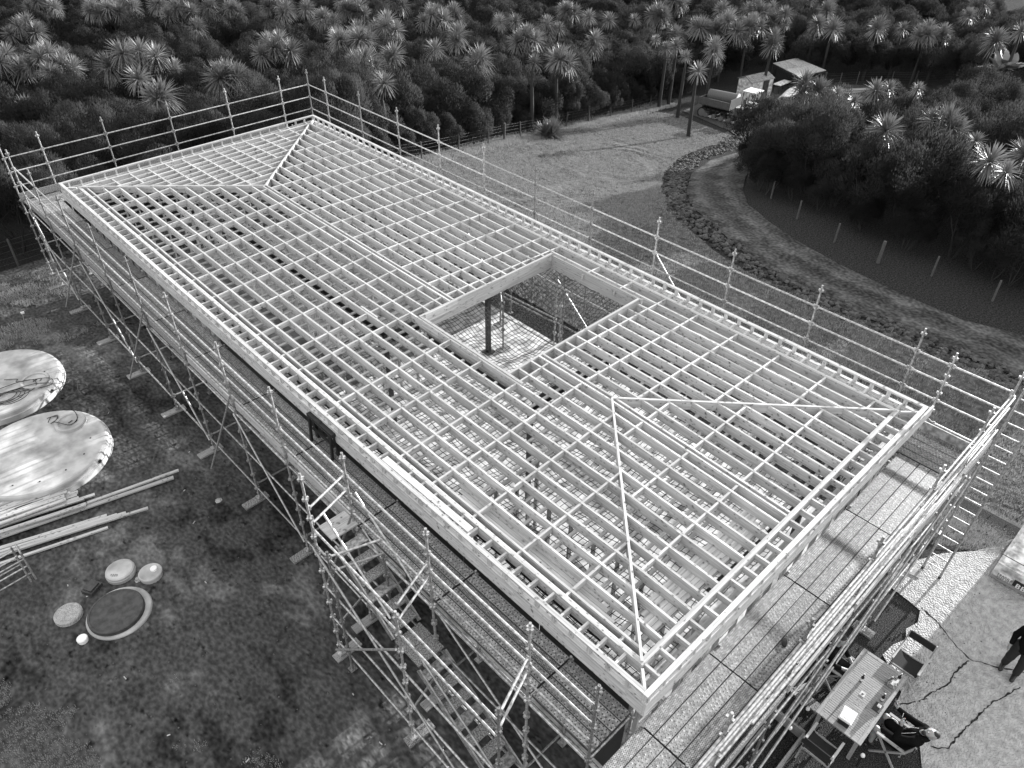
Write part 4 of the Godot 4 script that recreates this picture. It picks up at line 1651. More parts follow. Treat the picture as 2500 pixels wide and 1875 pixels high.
			if not rest.has(key):
				rest[key] = []
			rest[key].append(Transform3D(b, on(c.x, c.y)))
	print("bushes ", spots.size())
	var far := thing("bush", "far mass of dark bush rising behind the cabbage trees", "bush")
	far.set_meta("kind", "stuff")
	for key in rest:
		var w: Array[Transform3D] = []
		w.assign(rest[key])
		scatter("crowns", shapes[key.x][0], M.leaf[key.y], w, far)
	# flax at the fence
	var flax := thing("flax_bush", "spiky flax bush with drooping blades at the foot of the wire fence", "flax", on(30.2, -31.0))
	for k in 3:
		var c := put("blades", heads[k], M.sword[0], flax)
		c.position = Vector3(k * 0.35 - 0.4, 0.15, (k % 2) * 0.3)
		c.scale = Vector3(1.15, 1.25, 1.15)
	# banana plant
	var ban := thing("banana_plant", "large banana plant with torn broad leaves at the bush's edge on the right", "banana plant", on(58.6, -13.9))
	var st := MB.new()
	for k in 3:
		st.tube(Vector3(k * 0.6 - 0.6, -0.1, (k % 2) * 0.5), Vector3(k * 0.75 - 0.75, 2.0, (k % 2) * 0.6), 0.14, 0.09, 7)
	put("stem", st, M.palebark, ban)
	for k in 22:
		var a := k * 2.4
		var e := rng.randf_range(0.25, 1.2)
		var g := MB.new()
		var o := Vector3((k % 3) * 0.75 - 0.75, 2.0, ((k % 3) % 2) * 0.6)
		var d := Vector3(cos(a) * cos(e), sin(e), sin(a) * cos(e))
		var side := Vector3(-sin(a), 0, cos(a))
		var len := rng.randf_range(1.4, 2.1)
		var last := o
		var lw := 0.03
		for s in range(1, 8):
			var t := s / 7.0
			var c := o + d * len * t + Vector3.DOWN * t * t * 0.7
			var ww := 0.26 * sin(PI * pow(t, 0.7)) + 0.02
			if rng.randf() < 0.3:
				ww *= 0.7
			g.quad(last - side * lw, last + side * lw, c + side * ww + Vector3.UP * 0.05, c - side * ww + Vector3.UP * 0.05)
			last = c
			lw = ww
		put("leaf", g, M.sword[k % 3], ban)
	# bare pale saplings
	var bare := [[61.0, -47.0, 5.5, "behind the cabbage trees near the top of the bush"], [69.5, -33.5, 5.0, "beyond the open shed"]]
	for b in bare:
		var t := thing("bare_sapling", "bare pale sapling " + b[3], "sapling", on(b[0], b[1]))
		var g := MB.new()
		for k in 6:
			var a := rng.randf() * TAU
			var p := Vector3(0, -0.1, 0)
			var q := Vector3(cos(a) * 0.25, b[2] * 0.45, sin(a) * 0.25)
			g.tube(p, q, 0.035, 0.025, 5, false)
			for s in 3:
				var e := q + Vector3(cos(a + s - 1.0) * 0.45, b[2] * rng.randf_range(0.3, 0.55), sin(a + s - 1.0) * 0.45)
				g.tube(q, e, 0.022, 0.008, 4, false)
		put("stem", g, M.palebark, t)


func build_fences() -> void:
	rng.seed = 89
	fence("wire_fence", FENCE, "wire fence with thin grey posts along the top edge of the lawn", 1.0)
	fence("wire_fence", [32.3, -17.4, 28.4, -13.9, 26.8, -11.6, 25.8, -9.2, 25.4, -7.0, 26.1, -5.0, 25.9, -2.5, 26.4, 0.5], "old post fence at the foot of the thicket, beside the driveway", 0.9, false)
	fence("wire_fence", [63.2, -28.6, 64.6, -27.8, 66.3, -27.0, 69.0, -25.0, 70.6, -23.5, 72.0, -21.0], "post fence beyond the timber heap, before the far bush", 1.1)
	fence("wire_fence", [-9.0, -29.0, -6.5, -29.1, -4.0, -29.1, -1.5, -29.2, 1.0, -29.2], "wire mesh fence behind the back corner of the yard", 1.2)


func fence(called: String, a: Array, label: String, h: float, wires := true) -> void:
	var o := on(a[0], a[1])
	var t := thing(called, label, "fence", o)
	var p := poly(a)
	for k in p.size():
		var g := MB.new()
		var r := 0.045 if k % 4 else 0.075
		g.tube(on(p[k].x, p[k].y, -0.2) - o, on(p[k].x + rng.randf_range(-0.05, 0.05), p[k].y + rng.randf_range(-0.05, 0.05), h * (1.0 if k % 4 else 1.1)) - o, r, r * 0.9, 7)
		put("post", g, M.post, t)
	for y in [0.2, 0.4, 0.6, 0.8, 0.95] if wires else []:
		var pts := []
		for k in p.size():
			pts.append(on(p[k].x, p[k].y, y * h) - o)
		var g := MB.new()
		g.line(pts, 0.0045, 3)
		put("wire", g, M.wire, t)


# ---------------------------------------------------------------- far things
func build_dumper() -> void:
	var o := on(46.9, -28.1)
	var t := thing("tracked_dumper", "small tracked dumper with a pale tipping tray, parked before the shed", "dumper", o)
	t.rotation.y = 0.12
	t.rotation.z = -0.06
	for s in [-0.92, 0.92]:
		var g := MB.new()
		var prof: Array[Vector2] = []
		for k in 24:
			var a := TAU * k / 24.0
			prof.append(Vector2(cos(a) * 0.34 + (1.65 if cos(a) > 0.0 else -1.65), 0.36 + sin(a) * 0.33))
		for k in 24:
			var p := prof[k]
			var q := prof[(k + 1) % 24]
			var n := 1 if p.distance_to(q) < 0.5 else 9
			for e in n:
				var a := p.lerp(q, float(e) / n)
				var b := p.lerp(q, float(e + 0.72) / n)
				g.bar(Vector3(s, a.y, a.x), Vector3(s, b.y, b.x), 0.44, 0.06)
		put("track", g, M.rubber, t)
		for k in 5:
			var w := MB.new()
			w.tube(Vector3(s - 0.2, 0.24, -1.3 + k * 0.65), Vector3(s + 0.2, 0.24, -1.3 + k * 0.65), 0.17, 0.17, 12)
			put("track_roller", w, M.oldgalv, t)
		for k in 2:
			var w := MB.new()
			w.tube(Vector3(s - 0.2, 0.36, -1.65 + k * 3.3), Vector3(s + 0.2, 0.36, -1.65 + k * 3.3), 0.28, 0.28, 14)
			put("sprocket", w, M.oldgalv, t)
	var ch := MB.new()
	ch.box(Vector3(-0.65, 0.45, -1.7), Vector3(0.65, 0.8, 1.9))
	put("chassis", ch, M.steel, t)
	var tray := put("tray", MB_tray(), M.machine, t)
	tray.position = Vector3(0, 0.92, -0.75)
	var rib := MB.new()
	for k in 5:
		for s in [-1.14, 1.14]:
			rib.box(Vector3(s - 0.03, 0.03, -1.2 + k * 0.58), Vector3(s + 0.03, 0.5, -1.12 + k * 0.58))
	var rb := put("tray_ribs", rib, M.machine, t)
	rb.position = Vector3(0, 0.92, -0.75)
	var drum := MB.new()
	drum.tube(Vector3(0.2, 1.35, -1.9), Vector3(0.5, 1.35, 0.35), 0.48, 0.48, 22)
	put("drum", drum, M.machine, t)
	var ring := MB.new()
	ring.tube(Vector3(0.5, 1.35, 0.35), Vector3(0.506, 1.35, 0.40), 0.51, 0.51, 22)
	put("drum_rim", ring, M.white, t)
	var body := MB.new()
	body.box(Vector3(-1.15, 0.72, 0.95), Vector3(1.05, 1.25, 2.05))
	put("engine_cover", body, M.machine, t)
	var deck := MB.new()
	deck.box(Vector3(-1.1, 1.253, 1.0), Vector3(-0.2, 1.3, 1.95))
	deck.box(Vector3(0.5, 1.253, 1.0), Vector3(1.0, 1.38, 1.95))
	put("cover_plate", deck, M.white, t)
	var seat := MB.new()
	seat.box(Vector3(-0.1, 1.25, 1.2), Vector3(0.4, 1.42, 1.65))
	seat.box(Vector3(-0.1, 1.42, 1.2), Vector3(0.4, 1.85, 1.3))
	put("seat", seat, M.black, t)
	for k in 4:
		var lv := MB.new()
		lv.tube(Vector3(0.0 + k * 0.1, 1.25, 1.85), Vector3(0.02 + k * 0.1, 1.6, 1.8), 0.012, 0.012, 5)
		put("lever", lv, M.galv[1], t)
	for c in [[-0.25, 1.05], [-0.25, 1.95], [0.95, 1.05], [0.95, 1.95]]:
		var p := MB.new()
		p.bar(Vector3(c[0], 1.25, c[1]), Vector3(c[0], 2.3, c[1]), 0.06, 0.06)
		put("canopy_post", p, M.machine, t)
	var cn := MB.new()
	cn.box(Vector3(-0.35, 2.3, 0.95), Vector3(1.05, 2.36, 2.05))
	put("canopy", cn, M.white, t)
	for s in [-0.9, 0.8]:
		var l := MB.new()
		l.box(Vector3(s - 0.1, 0.95, 2.051), Vector3(s + 0.1, 1.1, 2.08))
		put("headlight", l, M.glass, t)


func MB_tray() -> MB:
	var g := MB.new()
	g.box(Vector3(-1.1, 0.0, -1.3), Vector3(1.1, 0.05, 1.3))
	g.box(Vector3(-1.14, 0.053, -1.3), Vector3(-1.09, 0.55, 1.3))
	g.box(Vector3(1.09, 0.053, -1.3), Vector3(1.14, 0.55, 1.3))
	g.box(Vector3(-1.085, 0.053, 1.25), Vector3(1.085, 0.75, 1.3))
	g.box(Vector3(-1.085, 0.053, -1.3), Vector3(1.085, 0.5, -1.25))
	return g


func build_far_things() -> void:
	build_dumper()
	# shed
	var a := Vector3(53.1, 0, -31.3)
	var t := thing("garden_shed", "small pale metal garden shed with a ribbed roof and one dark door", "shed", on(54.5, -30.5))
	t.rotation.y = -0.2
	var hw := 1.25
	var hd := 0.72
	var wl := MB.new()
	for s in [-1.0, 1.0]:
		wl.box(Vector3(-hw, 0, s * hd - 0.02), Vector3(hw, 1.55, s * hd + 0.02))
	for s in [-1.0, 1.0]:
		wl.box(Vector3(s * hw - 0.02, 0, -hd + 0.023), Vector3(s * hw + 0.02, 1.55, hd - 0.023))
		var p := Vector3(s * hw, 1.553, -hd)
		var q := Vector3(s * hw, 1.553, hd)
		var r := Vector3(s * hw, 1.86, 0)
		var nn := Vector3(s, 0, 0)
		if s > 0:
			wl.tri(q, p, r, nn, nn, nn)
		else:
			wl.tri(p, q, r, nn, nn, nn)
	put("wall", wl, M.shed, t)
	for k in 15:
		for s in [-1.0, 1.0]:
			if s > 0 and k > 7 and k < 12:
				continue
			var g := MB.new()
			var x := -hw + 0.09 + k * 0.17
			g.box(Vector3(x, 0.02, s * (hd + 0.03) - 0.012), Vector3(x + 0.05, 1.53, s * (hd + 0.03) + 0.012))
			put("wall_rib", g, M.shed, t)
	for k in 8:
		var g := MB.new()
		var z := -hd + 0.08 + k * 0.18
		g.box(Vector3(-hw - 0.042, 0.02, z), Vector3(-hw - 0.02, 1.53, z + 0.05))
		put("wall_rib", g, M.shed, t)
	var d := MB.new()
	d.box(Vector3(0.12, 0.05, hd + 0.022), Vector3(0.78, 1.5, hd + 0.05))
	var door := put("door", d, M.sheddark, t)
	for k in 5:
		var g := MB.new()
		g.box(Vector3(0.16 + k * 0.13, 0.08, hd + 0.052), Vector3(0.20 + k * 0.13, 1.47, hd + 0.065))
		put("door_rib", g, M.sheddark, door)
	for s in [-1.0, 1.0]:
		var rf := MB.new()
		var e := Vector3(0, 1.56, s * (hd + 0.12))
		var r := Vector3(0, 1.90, 0)
		rf.bar(e + (r - e) * 0.01, r, 2.0 * hw + 0.2, 0.02)
		var ro := put("roof", rf, M.shedroof, t)
		for k in 16:
			var g := MB.new()
			var x := -hw - 0.05 + k * 0.172
			g.bar(e + Vector3(x, 0.02, 0), r + Vector3(x, 0.02, -s * 0.02), 0.05, 0.03)
			put("roof_rib", g, M.shedroof, ro)
	# open shed
	var c: Array[Vector3] = [on(59.7, -32.1, 1.75), on(63.3, -31.8, 1.75), on(62.4, -28.3, 1.55), on(58.4, -28.7, 1.55)]
	var o := on(61.0, -30.2)
	var sh := thing("open_shed", "open-sided shed with a flat roof of four pale sheets on thin posts", "open shed", o)
	for k in 4:
		var u0 := 0.5 * (k % 2)
		var v0 := 0.5 * int(k / 2)
		var g := MB.new()
		var pt := func(u: float, v: float) -> Vector3:
			return c[0].lerp(c[1], u).lerp(c[3].lerp(c[2], u), v) - o
		var p: Array[Vector3] = [(pt as Callable).call(u0 + 0.006, v0 + 0.006), (pt as Callable).call(u0 + 0.494, v0 + 0.006), (pt as Callable).call(u0 + 0.494, v0 + 0.494), (pt as Callable).call(u0 + 0.006, v0 + 0.494)]
		g.quad(p[3], p[2], p[1], p[0])
		var dn := Vector3.DOWN * 0.05
		g.quad(p[3] + dn, p[0] + dn, p[1] + dn, p[2] + dn)
		for e in 4:
			g.quad(p[e], p[(e + 1) % 4], p[(e + 1) % 4] + dn, p[e] + dn)
		put("roof_sheet", g, M.shedroof if k < 1 else M.paint, sh)
	for k in 4:
		var g := MB.new()
		var p := c[k].lerp((c[0] + c[2]) * 0.5, 0.04)
		g.bar(on(p.x, p.z, -0.1) - o, p - o + Vector3.DOWN * 0.18, 0.1, 0.1)
		put("post", g, M.bark, sh)
		var q := c[(k + 1) % 4].lerp((c[0] + c[2]) * 0.5, 0.04)
		var b := MB.new()
		b.bar(p - o + Vector3.DOWN * 0.12, q - o + Vector3.DOWN * 0.12, 0.05, 0.12)
		put("roof_beam", b, M.bark, sh)
		var s := MB.new()
		s.bar(p.lerp(q, 0.22) - o + Vector3.DOWN * 0.2, p - o + Vector3.DOWN * 0.9, 0.05, 0.07)
		put("strut", s, M.bark, sh)
	var bt := thing("workbench", "workbench with a white top in front of the open shed", "bench", on(58.2, -30.0))
	var bm := MB.new()
	bm.box(Vector3(-0.9, 0.72, -0.35), Vector3(0.9, 0.78, 0.35))
	put("top", bm, M.white, bt)
	for k in 4:
		var g := MB.new()
		var x := -0.8 + 1.6 * (k % 2)
		var z := -0.28 + 0.56 * int(k / 2)
		g.bar(Vector3(x, -0.05, z), Vector3(x, 0.717, z), 0.07, 0.07)
		put("leg", g, M.bark, bt)
	# tarpaulin tunnel
	var tt := thing("tarpaulin_cover", "rounded grey tarpaulin cover with a bright white top, behind the dumper", "tarpaulin", on(55.4, -27.4))
	tt.rotation.y = 0.25
	var top := MB.new()
	var sk := MB.new()
	for k in 14:
		var a0 := PI * k / 14.0
		var a1 := PI * (k + 1) / 14.0
		var p := Vector3(0, sin(a0) * 1.05, -cos(a0) * 1.15)
		var q := Vector3(0, sin(a1) * 1.05, -cos(a1) * 1.15)
		var g := top if k > 3 and k < 11 else sk
		var l := Vector3(1.5, 0, 0)
		g.quad(p - l, p + l, q + l, q - l)
		var nn := Vector3(-1, 0, 0)
		sk.tri(Vector3(-1.5, 0, 0), p - l, q - l, nn, nn, nn)
		sk.tri(Vector3(1.5, 0, 0), q + l, p + l, -nn, -nn, -nn)
	put("top_sheet", top, M.white, tt)
	put("end_sheet", sk, M.paint, tt)
	# timber heap
	for k in 5:
		var y := 0.06 + 0.11 * int(k / 3)
		var z := -0.3 * (k % 3) - 0.1 * int(k / 3)
		var p := on(62.0 + 0.2 * k, -26.3 + z, y)
		var q := on(67.6 - 0.3 * k, -24.2 + z, y)
		var s := stick("timber_length", self, p, q, 0.24, 0.09, M.oldwood)
		s.name = numbered("stacked_plank")
		tag(s, "long pale plank in the timber heap beyond the thicket, %s of five" % ["first", "second", "third", "fourth", "fifth"][k], "plank", "planks heaped by the far fence")


# ---------------------------------------------------------------- the yard on the left
func torus(g: MB, c: Vector3, r: float, tube: float, n := 26, squash := 1.0, turn := 0.0) -> void:
	var pts := []
	for k in n + 1:
		var a := TAU * k / n + turn
		pts.append(c + Vector3(cos(a) * r, 0.004 * sin(a * 3.0), sin(a) * r * squash))
	g.line(pts, tube, 5)


func build_tank(at: Vector3, lid: Vector3, label: String) -> void:
	var t := thing("concrete_tank", label, "water tank", at)
	var g := MB.new()
	g.lathe(Vector3.ZERO, [Vector2(0.0, 0.36), Vector2(1.66, 0.34), Vector2(1.71, 0.315), Vector2(1.73, 0.28), Vector2(1.74, 0.17), Vector2(1.78, 0.165), Vector2(1.79, -0.1)], 64)
	put("roof_slab", g, M.tank, t)
	var l := MB.new()
	var o := lid - at
	l.lathe(o, [Vector2(0.0, 0.40), Vector2(0.31, 0.41), Vector2(0.325, 0.445), Vector2(0.38, 0.45), Vector2(0.405, 0.43), Vector2(0.41, 0.34)], 40)
	var li := put("lid", l, M.tank, t)
	var hd := MB.new()
	hd.tube(o + Vector3(-0.06, 0.42, 0.02), o + Vector3(0.06, 0.42, -0.02), 0.012, 0.012, 6)
	hd.tube(o + Vector3(0.1, 0.42, 0.12), o + Vector3(0.17, 0.42, 0.06), 0.01, 0.01, 6)
	put("handle", hd, M.steel, li)
	var pl := MB.new()
	for k in 5:
		var a := 0.35 + k * 0.5
		pl.tube(Vector3(cos(a) * 1.3, 0.34, sin(a) * 1.3), Vector3(cos(a) * 1.3, 0.352, sin(a) * 1.3), 0.025, 0.025, 8)
	put("lifting_eye", pl, M.steel, t)
	var plug := MB.new()
	plug.tube(Vector3(cos(0.9) * 1.7, 0.2, sin(0.9) * 1.7), Vector3(cos(0.9) * 1.765, 0.2, sin(0.9) * 1.765), 0.055, 0.055, 12)
	put("outlet_plug", plug, M.steel, t)


func build_yard() -> void:
	rng.seed = 97
	build_tank(Vector3(-4.49, 0, -16.81), Vector3(-3.44, 0, -17.34), "round concrete tank top with a short black hose on its lid, beside the timber heap")
	build_tank(Vector3(-4.39, 0, -20.82), Vector3(-3.54, 0, -20.0), "round concrete tank top with a tangle of black hose on it, farther from the lids")
	var ha := MB.new()
	for k in 4:
		torus(ha, Vector3(-4.42 + 0.05 * k, 0.375 + 0.014 * k, -19.85 + 0.07 * k), 0.30 + 0.05 * k, 0.011, 26, 0.72)
	ha.line(curve([Vector3(-4.2, 0.39, -20.7), Vector3(-3.9, 0.40, -20.45), Vector3(-3.95, 0.47, -20.2), Vector3(-3.3, 0.47, -19.85), Vector3(-3.14, 0.42, -19.7), Vector3(-3.3, 0.39, -19.5), Vector3(-4.0, 0.38, -19.8), Vector3(-4.5, 0.38, -20.1), Vector3(-4.9, 0.39, -20.2)]), 0.011)
	ha.line(curve([Vector3(-4.9, 0.40, -20.4), Vector3(-4.4, 0.41, -20.3), Vector3(-3.8, 0.46, -20.15), Vector3(-3.55, 0.47, -19.9), Vector3(-3.7, 0.42, -19.6), Vector3(-4.3, 0.39, -19.55), Vector3(-4.8, 0.38, -19.6)]), 0.011)
	ha.line(curve([Vector3(-4.3, 0.39, -20.0), Vector3(-3.6, 0.47, -19.75), Vector3(-3.0, 0.37, -19.4), Vector3(-2.72, 0.24, -19.5), Vector3(-2.62, 0.02, -19.8), Vector3(-2.55, 0.015, -19.7), Vector3(-2.68, 0.015, -19.26), Vector3(-2.65, 0.015, -18.76), Vector3(-2.44, 0.015, -18.2), Vector3(-2.37, 0.015, -17.69), Vector3(-2.49, 0.015, -17.52), Vector3(-2.66, 0.015, -17.66)]), 0.011)
	tag(put("hose_coil", ha, M.hose), "long black hose tangled on the farther tank, its end trailing across the yard", "hose")
	var hb := MB.new()
	hb.line(curve([Vector3(-3.87, 0.375, -18.0), Vector3(-3.6, 0.37, -17.95), Vector3(-3.7, 0.38, -17.75), Vector3(-3.86, 0.375, -17.7), Vector3(-3.75, 0.46, -17.55), Vector3(-3.5, 0.43, -17.2), Vector3(-3.25, 0.42, -17.35), Vector3(-3.2, 0.46, -17.65), Vector3(-3.3, 0.55, -17.72)]), 0.011)
	hb.line(curve([Vector3(-3.9, 0.375, -17.8), Vector3(-3.75, 0.38, -17.98), Vector3(-3.62, 0.37, -17.85), Vector3(-3.72, 0.40, -17.62)]), 0.011)
	tag(put("hose_coil", hb, M.hose), "short black hose lying over the lid of the nearer tank", "hose")
	# septic lids
	var t := thing("manhole_disc", "pale round concrete lid with a painted number, left of the lid with a white cap", "concrete lid", Vector3(-4.44, 0, -11.55))
	var g := MB.new()
	g.lathe(Vector3.ZERO, [Vector2(0, 0.165), Vector2(0.28, 0.16), Vector2(0.315, 0.14), Vector2(0.32, 0.09), Vector2(0.33, 0.085), Vector2(0.33, -0.05)], 40)
	put("slab", g, M.tank, t)
	var tm := TextMesh.new()
	tm.text = "1225"
	tm.font_size = 16
	tm.pixel_size = 0.0048
	tm.depth = 0.003
	var sf := SystemFont.new()
	sf.font_names = PackedStringArray(["Droid Sans Mono"])
	tm.font = sf
	var n := put("number", tm, M.black, t)
	n.position = Vector3(-0.16, 0.168, 0.10)
	n.rotation = Vector3(-PI / 2, -0.75, 0)
	t = thing("manhole_disc", "pale round concrete lid with a small white cap on it, beside the numbered lid", "concrete lid", Vector3(-3.95, 0, -11.0))
	g = MB.new()
	g.lathe(Vector3.ZERO, [Vector2(0, 0.15), Vector2(0.24, 0.15), Vector2(0.262, 0.135), Vector2(0.265, 0.1), Vector2(0.25, 0.095), Vector2(0.25, -0.05)], 40)
	put("slab", g, M.tank, t)
	g = MB.new()
	g.lathe(Vector3(0.1, 0.15, 0.0), [Vector2(0, 0.055), Vector2(0.07, 0.055), Vector2(0.08, 0.045), Vector2(0.08, 0.0)], 24)
	put("cap", g, M.cap, t)
	t = thing("manhole_disc", "weathered round concrete lid left of the large dark lid", "concrete lid", Vector3(-5.75, 0, -11.19))
	g = MB.new()
	g.lathe(Vector3.ZERO, [Vector2(0, 0.12), Vector2(0.26, 0.115), Vector2(0.29, 0.09), Vector2(0.295, -0.05)], 40)
	put("slab", g, M.concrete, t)
	t = thing("tank_hatch", "large round dark lid sitting on a pale concrete ring", "tank lid", Vector3(-4.92, 0, -10.48))
	g = MB.new()
	g.lathe(Vector3(0.02, 0, -0.01), [Vector2(0.5, 0.06), Vector2(0.67, 0.055), Vector2(0.69, 0.03), Vector2(0.70, -0.05)], 48)
	put("ring", g, M.tank, t)
	g = MB.new()
	g.lathe(Vector3(-0.03, 0, 0.0), [Vector2(0, 0.155), Vector2(0.53, 0.15), Vector2(0.54, 0.16), Vector2(0.575, 0.16), Vector2(0.59, 0.145), Vector2(0.595, 0.06)], 48)
	put("cover", g, M.darklid, t)
	t = thing("pipe_cap", "small white pipe cap standing beside the large dark lid", "pipe cap", Vector3(-5.75, 0, -10.32))
	g = MB.new()
	g.lathe(Vector3.ZERO, [Vector2(0, 0.12), Vector2(0.10, 0.12), Vector2(0.112, 0.105), Vector2(0.112, 0.05), Vector2(0.1, 0.045), Vector2(0.1, -0.05)], 24)
	put("cap", g, M.cap, t)
	t = thing("meter_box", "dark square box lid set in the mud behind the large dark lid", "box", Vector3(-5.1, 0, -11.55))
	t.rotation.y = 0.5
	g = MB.new()
	g.box(Vector3(-0.17, -0.05, -0.15), Vector3(0.17, 0.10, 0.15))
	put("body", g, M.darklid, t)
	g = MB.new()
	g.box(Vector3(-0.13, 0.103, -0.11), Vector3(0.13, 0.14, 0.11))
	put("lid", g, M.darklid, t)
	var fs := stone(rng)
	for k in 2:
		var o := put("flat_stone", fs, M.concrete)
		o.position = [Vector3(-4.18, 0.0, -11.12), Vector3(-1.7, 0.0, -12.15)][k]
		o.scale = [Vector3(0.16, 0.05, 0.13), Vector3(0.10, 0.05, 0.12)][k]
		tag(o, ["flat pale stone between the two pale lids", "flat round stone lying alone in the middle of the yard"][k], "stone")
	# timber heap
	var dir := Vector3(4.13, 0, 0.94).normalized()
	var back := Vector3(-0.22, 0, 0.97)
	var ends := [[-2.0, -13.72, 0.16, "the longest"], [-2.2, -13.62, 0.10, "second longest"], [-3.15, -12.98, 0.14, "lone"], [-3.62, -13.24, 0.10, "short pale"], [-3.8, -13.38, 0.06, "grey"], [-4.0, -13.52, 0.06, "upper"], [-4.13, -13.12, 0.05, "lowest"], [-4.25, -14.12, 0.19, "broad"]]
	for k in ends.size():
		var e: Array = ends[k]
		var b := Vector3(e[0], e[2], e[1])
		var d := Vector3(dir.x, 0, dir.z + rng.randf_range(-0.02, 0.02)).normalized() if k < 2 else Vector3(0.972, 0, 0.235 - 0.05 * (k % 3)).normalized() * 1.0
		if k >= 2:
			d = Vector3(0.965, 0, 0.26 + 0.02 * (k % 3)).normalized()
		var s := stick("timber_length", self, b - d * 6.0 + Vector3.DOWN * (e[2] - 0.06), b, 0.07 + 0.03 * (k % 2), 0.045)
		s.name = numbered("timber_batten")
		tag(s, "%s timber length in the spread bundle at the left edge, nearest the lids" % e[3], "timber", "timber lengths on the yard")
	for k in 34:
		var row := int(k / 12)
		var q := k % 12
		var b := Vector3(-5.15 + 0.09 * q + rng.randf_range(-0.25, 0.25), 0.05 + row * 0.07, -15.85 + q * 0.125 + row * 0.04)
		var d := Vector3(0.97, 0, 0.10 + rng.randf_range(-0.05, 0.05) + 0.012 * q).normalized()
		var s := stick("timber_length", self, b - d * rng.randf_range(3.0, 4.4), b, 0.09 if k % 4 else 0.13, 0.045)
		s.name = numbered("stacked_timber")
		var lay: String = ["bottom layer", "middle layer", "top layer"][row]
		tag(s, "timber length in the heap beside the nearer tank, %s, %s from the tank" % [lay, ORD[q]], "timber", "timber lengths on the yard")
	# trestle of steel tube at the left edge
	t = thing("steel_trestle", "pale steel tube trestle standing at the end of the timber heap", "trestle", Vector3(-6.1, 0, -13.0))
	for s in [0.0, 0.42]:
		for e in [-0.25, 0.25]:
			pipe("leg", t, Vector3(0.15 - 0.25 * s, 0.0, e), Vector3(0.15 - 0.25 * s, 0.85, e * 0.7), 0.022)
	for y in [0.2, 0.45, 0.68]:
		pipe("cross_rail", t, Vector3(0.15, y, 0.2), Vector3(-1.0, y, 0.28), 0.018)
		pipe("cross_rail", t, Vector3(0.05, y, -0.22), Vector3(-1.0, y, -0.15), 0.018)
	pipe("top_rail", t, Vector3(0.15, 0.85, -0.2), Vector3(0.15, 0.85, 0.2), 0.02)
	# stake with a pale tag by the back bank
	t = thing("marker_stake", "thin stake with a pale knob at the back of the yard", "stake", Vector3(-2.75, 0, -24.0))
	g = MB.new()
	g.tube(Vector3(0, -0.1, 0), Vector3(0.1, 0.5, 0.03), 0.012, 0.012, 6)
	put("stick", g, M.oldwood, t)
	g = MB.new()
	g.box(Vector3(0.06, 0.5, 0.0), Vector3(0.16, 0.56, 0.06))
	put("knob", g, M.cap, t)
	# litter of the yard
	for k in 14:
		var gg := MB.new()
		var l := rng.randf_range(0.02, 0.05)
		gg.bar(Vector3(-l, 0, 0), Vector3(l, 0.0, 0), 0.02, 0.012, uo())
		var o := put("wood_scrap", gg, wood())
		o.position = Vector3(rng.randf_range(-6.0, -1.4), 0.006, rng.randf_range(-15.0, -2.0))
		o.rotation.y = rng.randf() * TAU
		tag(o, "small pale wood scrap dropped on the bare mud of the yard", "wood scrap", "wood scraps on the mud")


func curve(pts: Array) -> Array:
	var out := []
	for k in pts.size() - 1:
		var p0: Vector3 = pts[maxi(k - 1, 0)]
		var p3: Vector3 = pts[mini(k + 2, pts.size() - 1)]
		for s in 6:
			out.append(pts[k].cubic_interpolate(pts[k + 1], p0, p3, s / 6.0))
	out.append(pts[-1])
	return out


# ---------------------------------------------------------------- table, chairs and people on the right
func build_chair(at: Vector3, turn: float, label: String) -> void:
	# folding chair of pale wood with black canvas; it faces its own -z
	var t := thing("canvas_chair", label, "chair", at, "canvas chairs round the table")
	t.rotation.y = turn
	for s in [-0.27, 0.27]:
		for e in [[-0.24, 0.24], [0.24, -0.24]]:
			var g := MB.new()
			g.bar(Vector3(s, 0.0, e[0]), Vector3(s, 0.62, e[1] * (1.05 if e[1] > 0 else 1.0)), 0.028, 0.04, uo())
			put("leg", g, M.oldwood, t)
		var a := MB.new()
		a.bar(Vector3(s, 0.645, -0.28), Vector3(s, 0.645, 0.27), 0.05, 0.03, uo())
		put("arm", a, M.wood[0], t)
		var b := MB.new()
		b.bar(Vector3(s, 0.62, 0.25), Vector3(s, 0.98, 0.36), 0.028, 0.04, uo())
		put("back_post", b, M.oldwood, t)
	var seat := MB.new()
	for k in 4:
		var y0 := 0.45 - 0.04 * sin(PI * k / 4.0)
		var y1 := 0.45 - 0.04 * sin(PI * (k + 1) / 4.0)
		seat.bar(Vector3(-0.26 + 0.13 * k, y0, 0.0), Vector3(-0.26 + 0.13 * (k + 1), y1, 0.0), 0.44, 0.012)
	put("seat", seat, M.canvas, t)
	var bk := MB.new()
	bk.bar(Vector3(-0.285, 0.88, 0.352), Vector3(0.285, 0.88, 0.352), 0.02, 0.20)
	put("backrest", bk, M.canvas, t)
	for z in [-0.22, 0.22]:
		var g := MB.new()
		g.bar(Vector3(-0.27, 0.43, z), Vector3(0.27, 0.43, z), 0.03, 0.035, uo())
		put("seat_rail", g, M.oldwood, t)


func bottle(at: Vector3, label: String, h := 0.24) -> void:
	var t := thing("glass_bottle", label, "bottle", at)
	var g := MB.new()
	g.lathe(Vector3.ZERO, [Vector2(0.013, h), Vector2(0.014, h * 0.72), Vector2(0.031, h * 0.55), Vector2(0.032, 0.002), Vector2(0.0, 0.002)], 14)
	put("glass", g, M.glass, t)
	g = MB.new()
	g.lathe(Vector3.ZERO, [Vector2(0.0325, h * 0.42), Vector2(0.0325, h * 0.12)], 14)
	put("paper_band", g, M.cap, t)
	g = MB.new()
	g.lathe(Vector3.ZERO, [Vector2(0.0, h + 0.008), Vector2(0.0145, h + 0.006), Vector2(0.0145, h - 0.012)], 12)
	put("cap", g, M.galv[2], t)


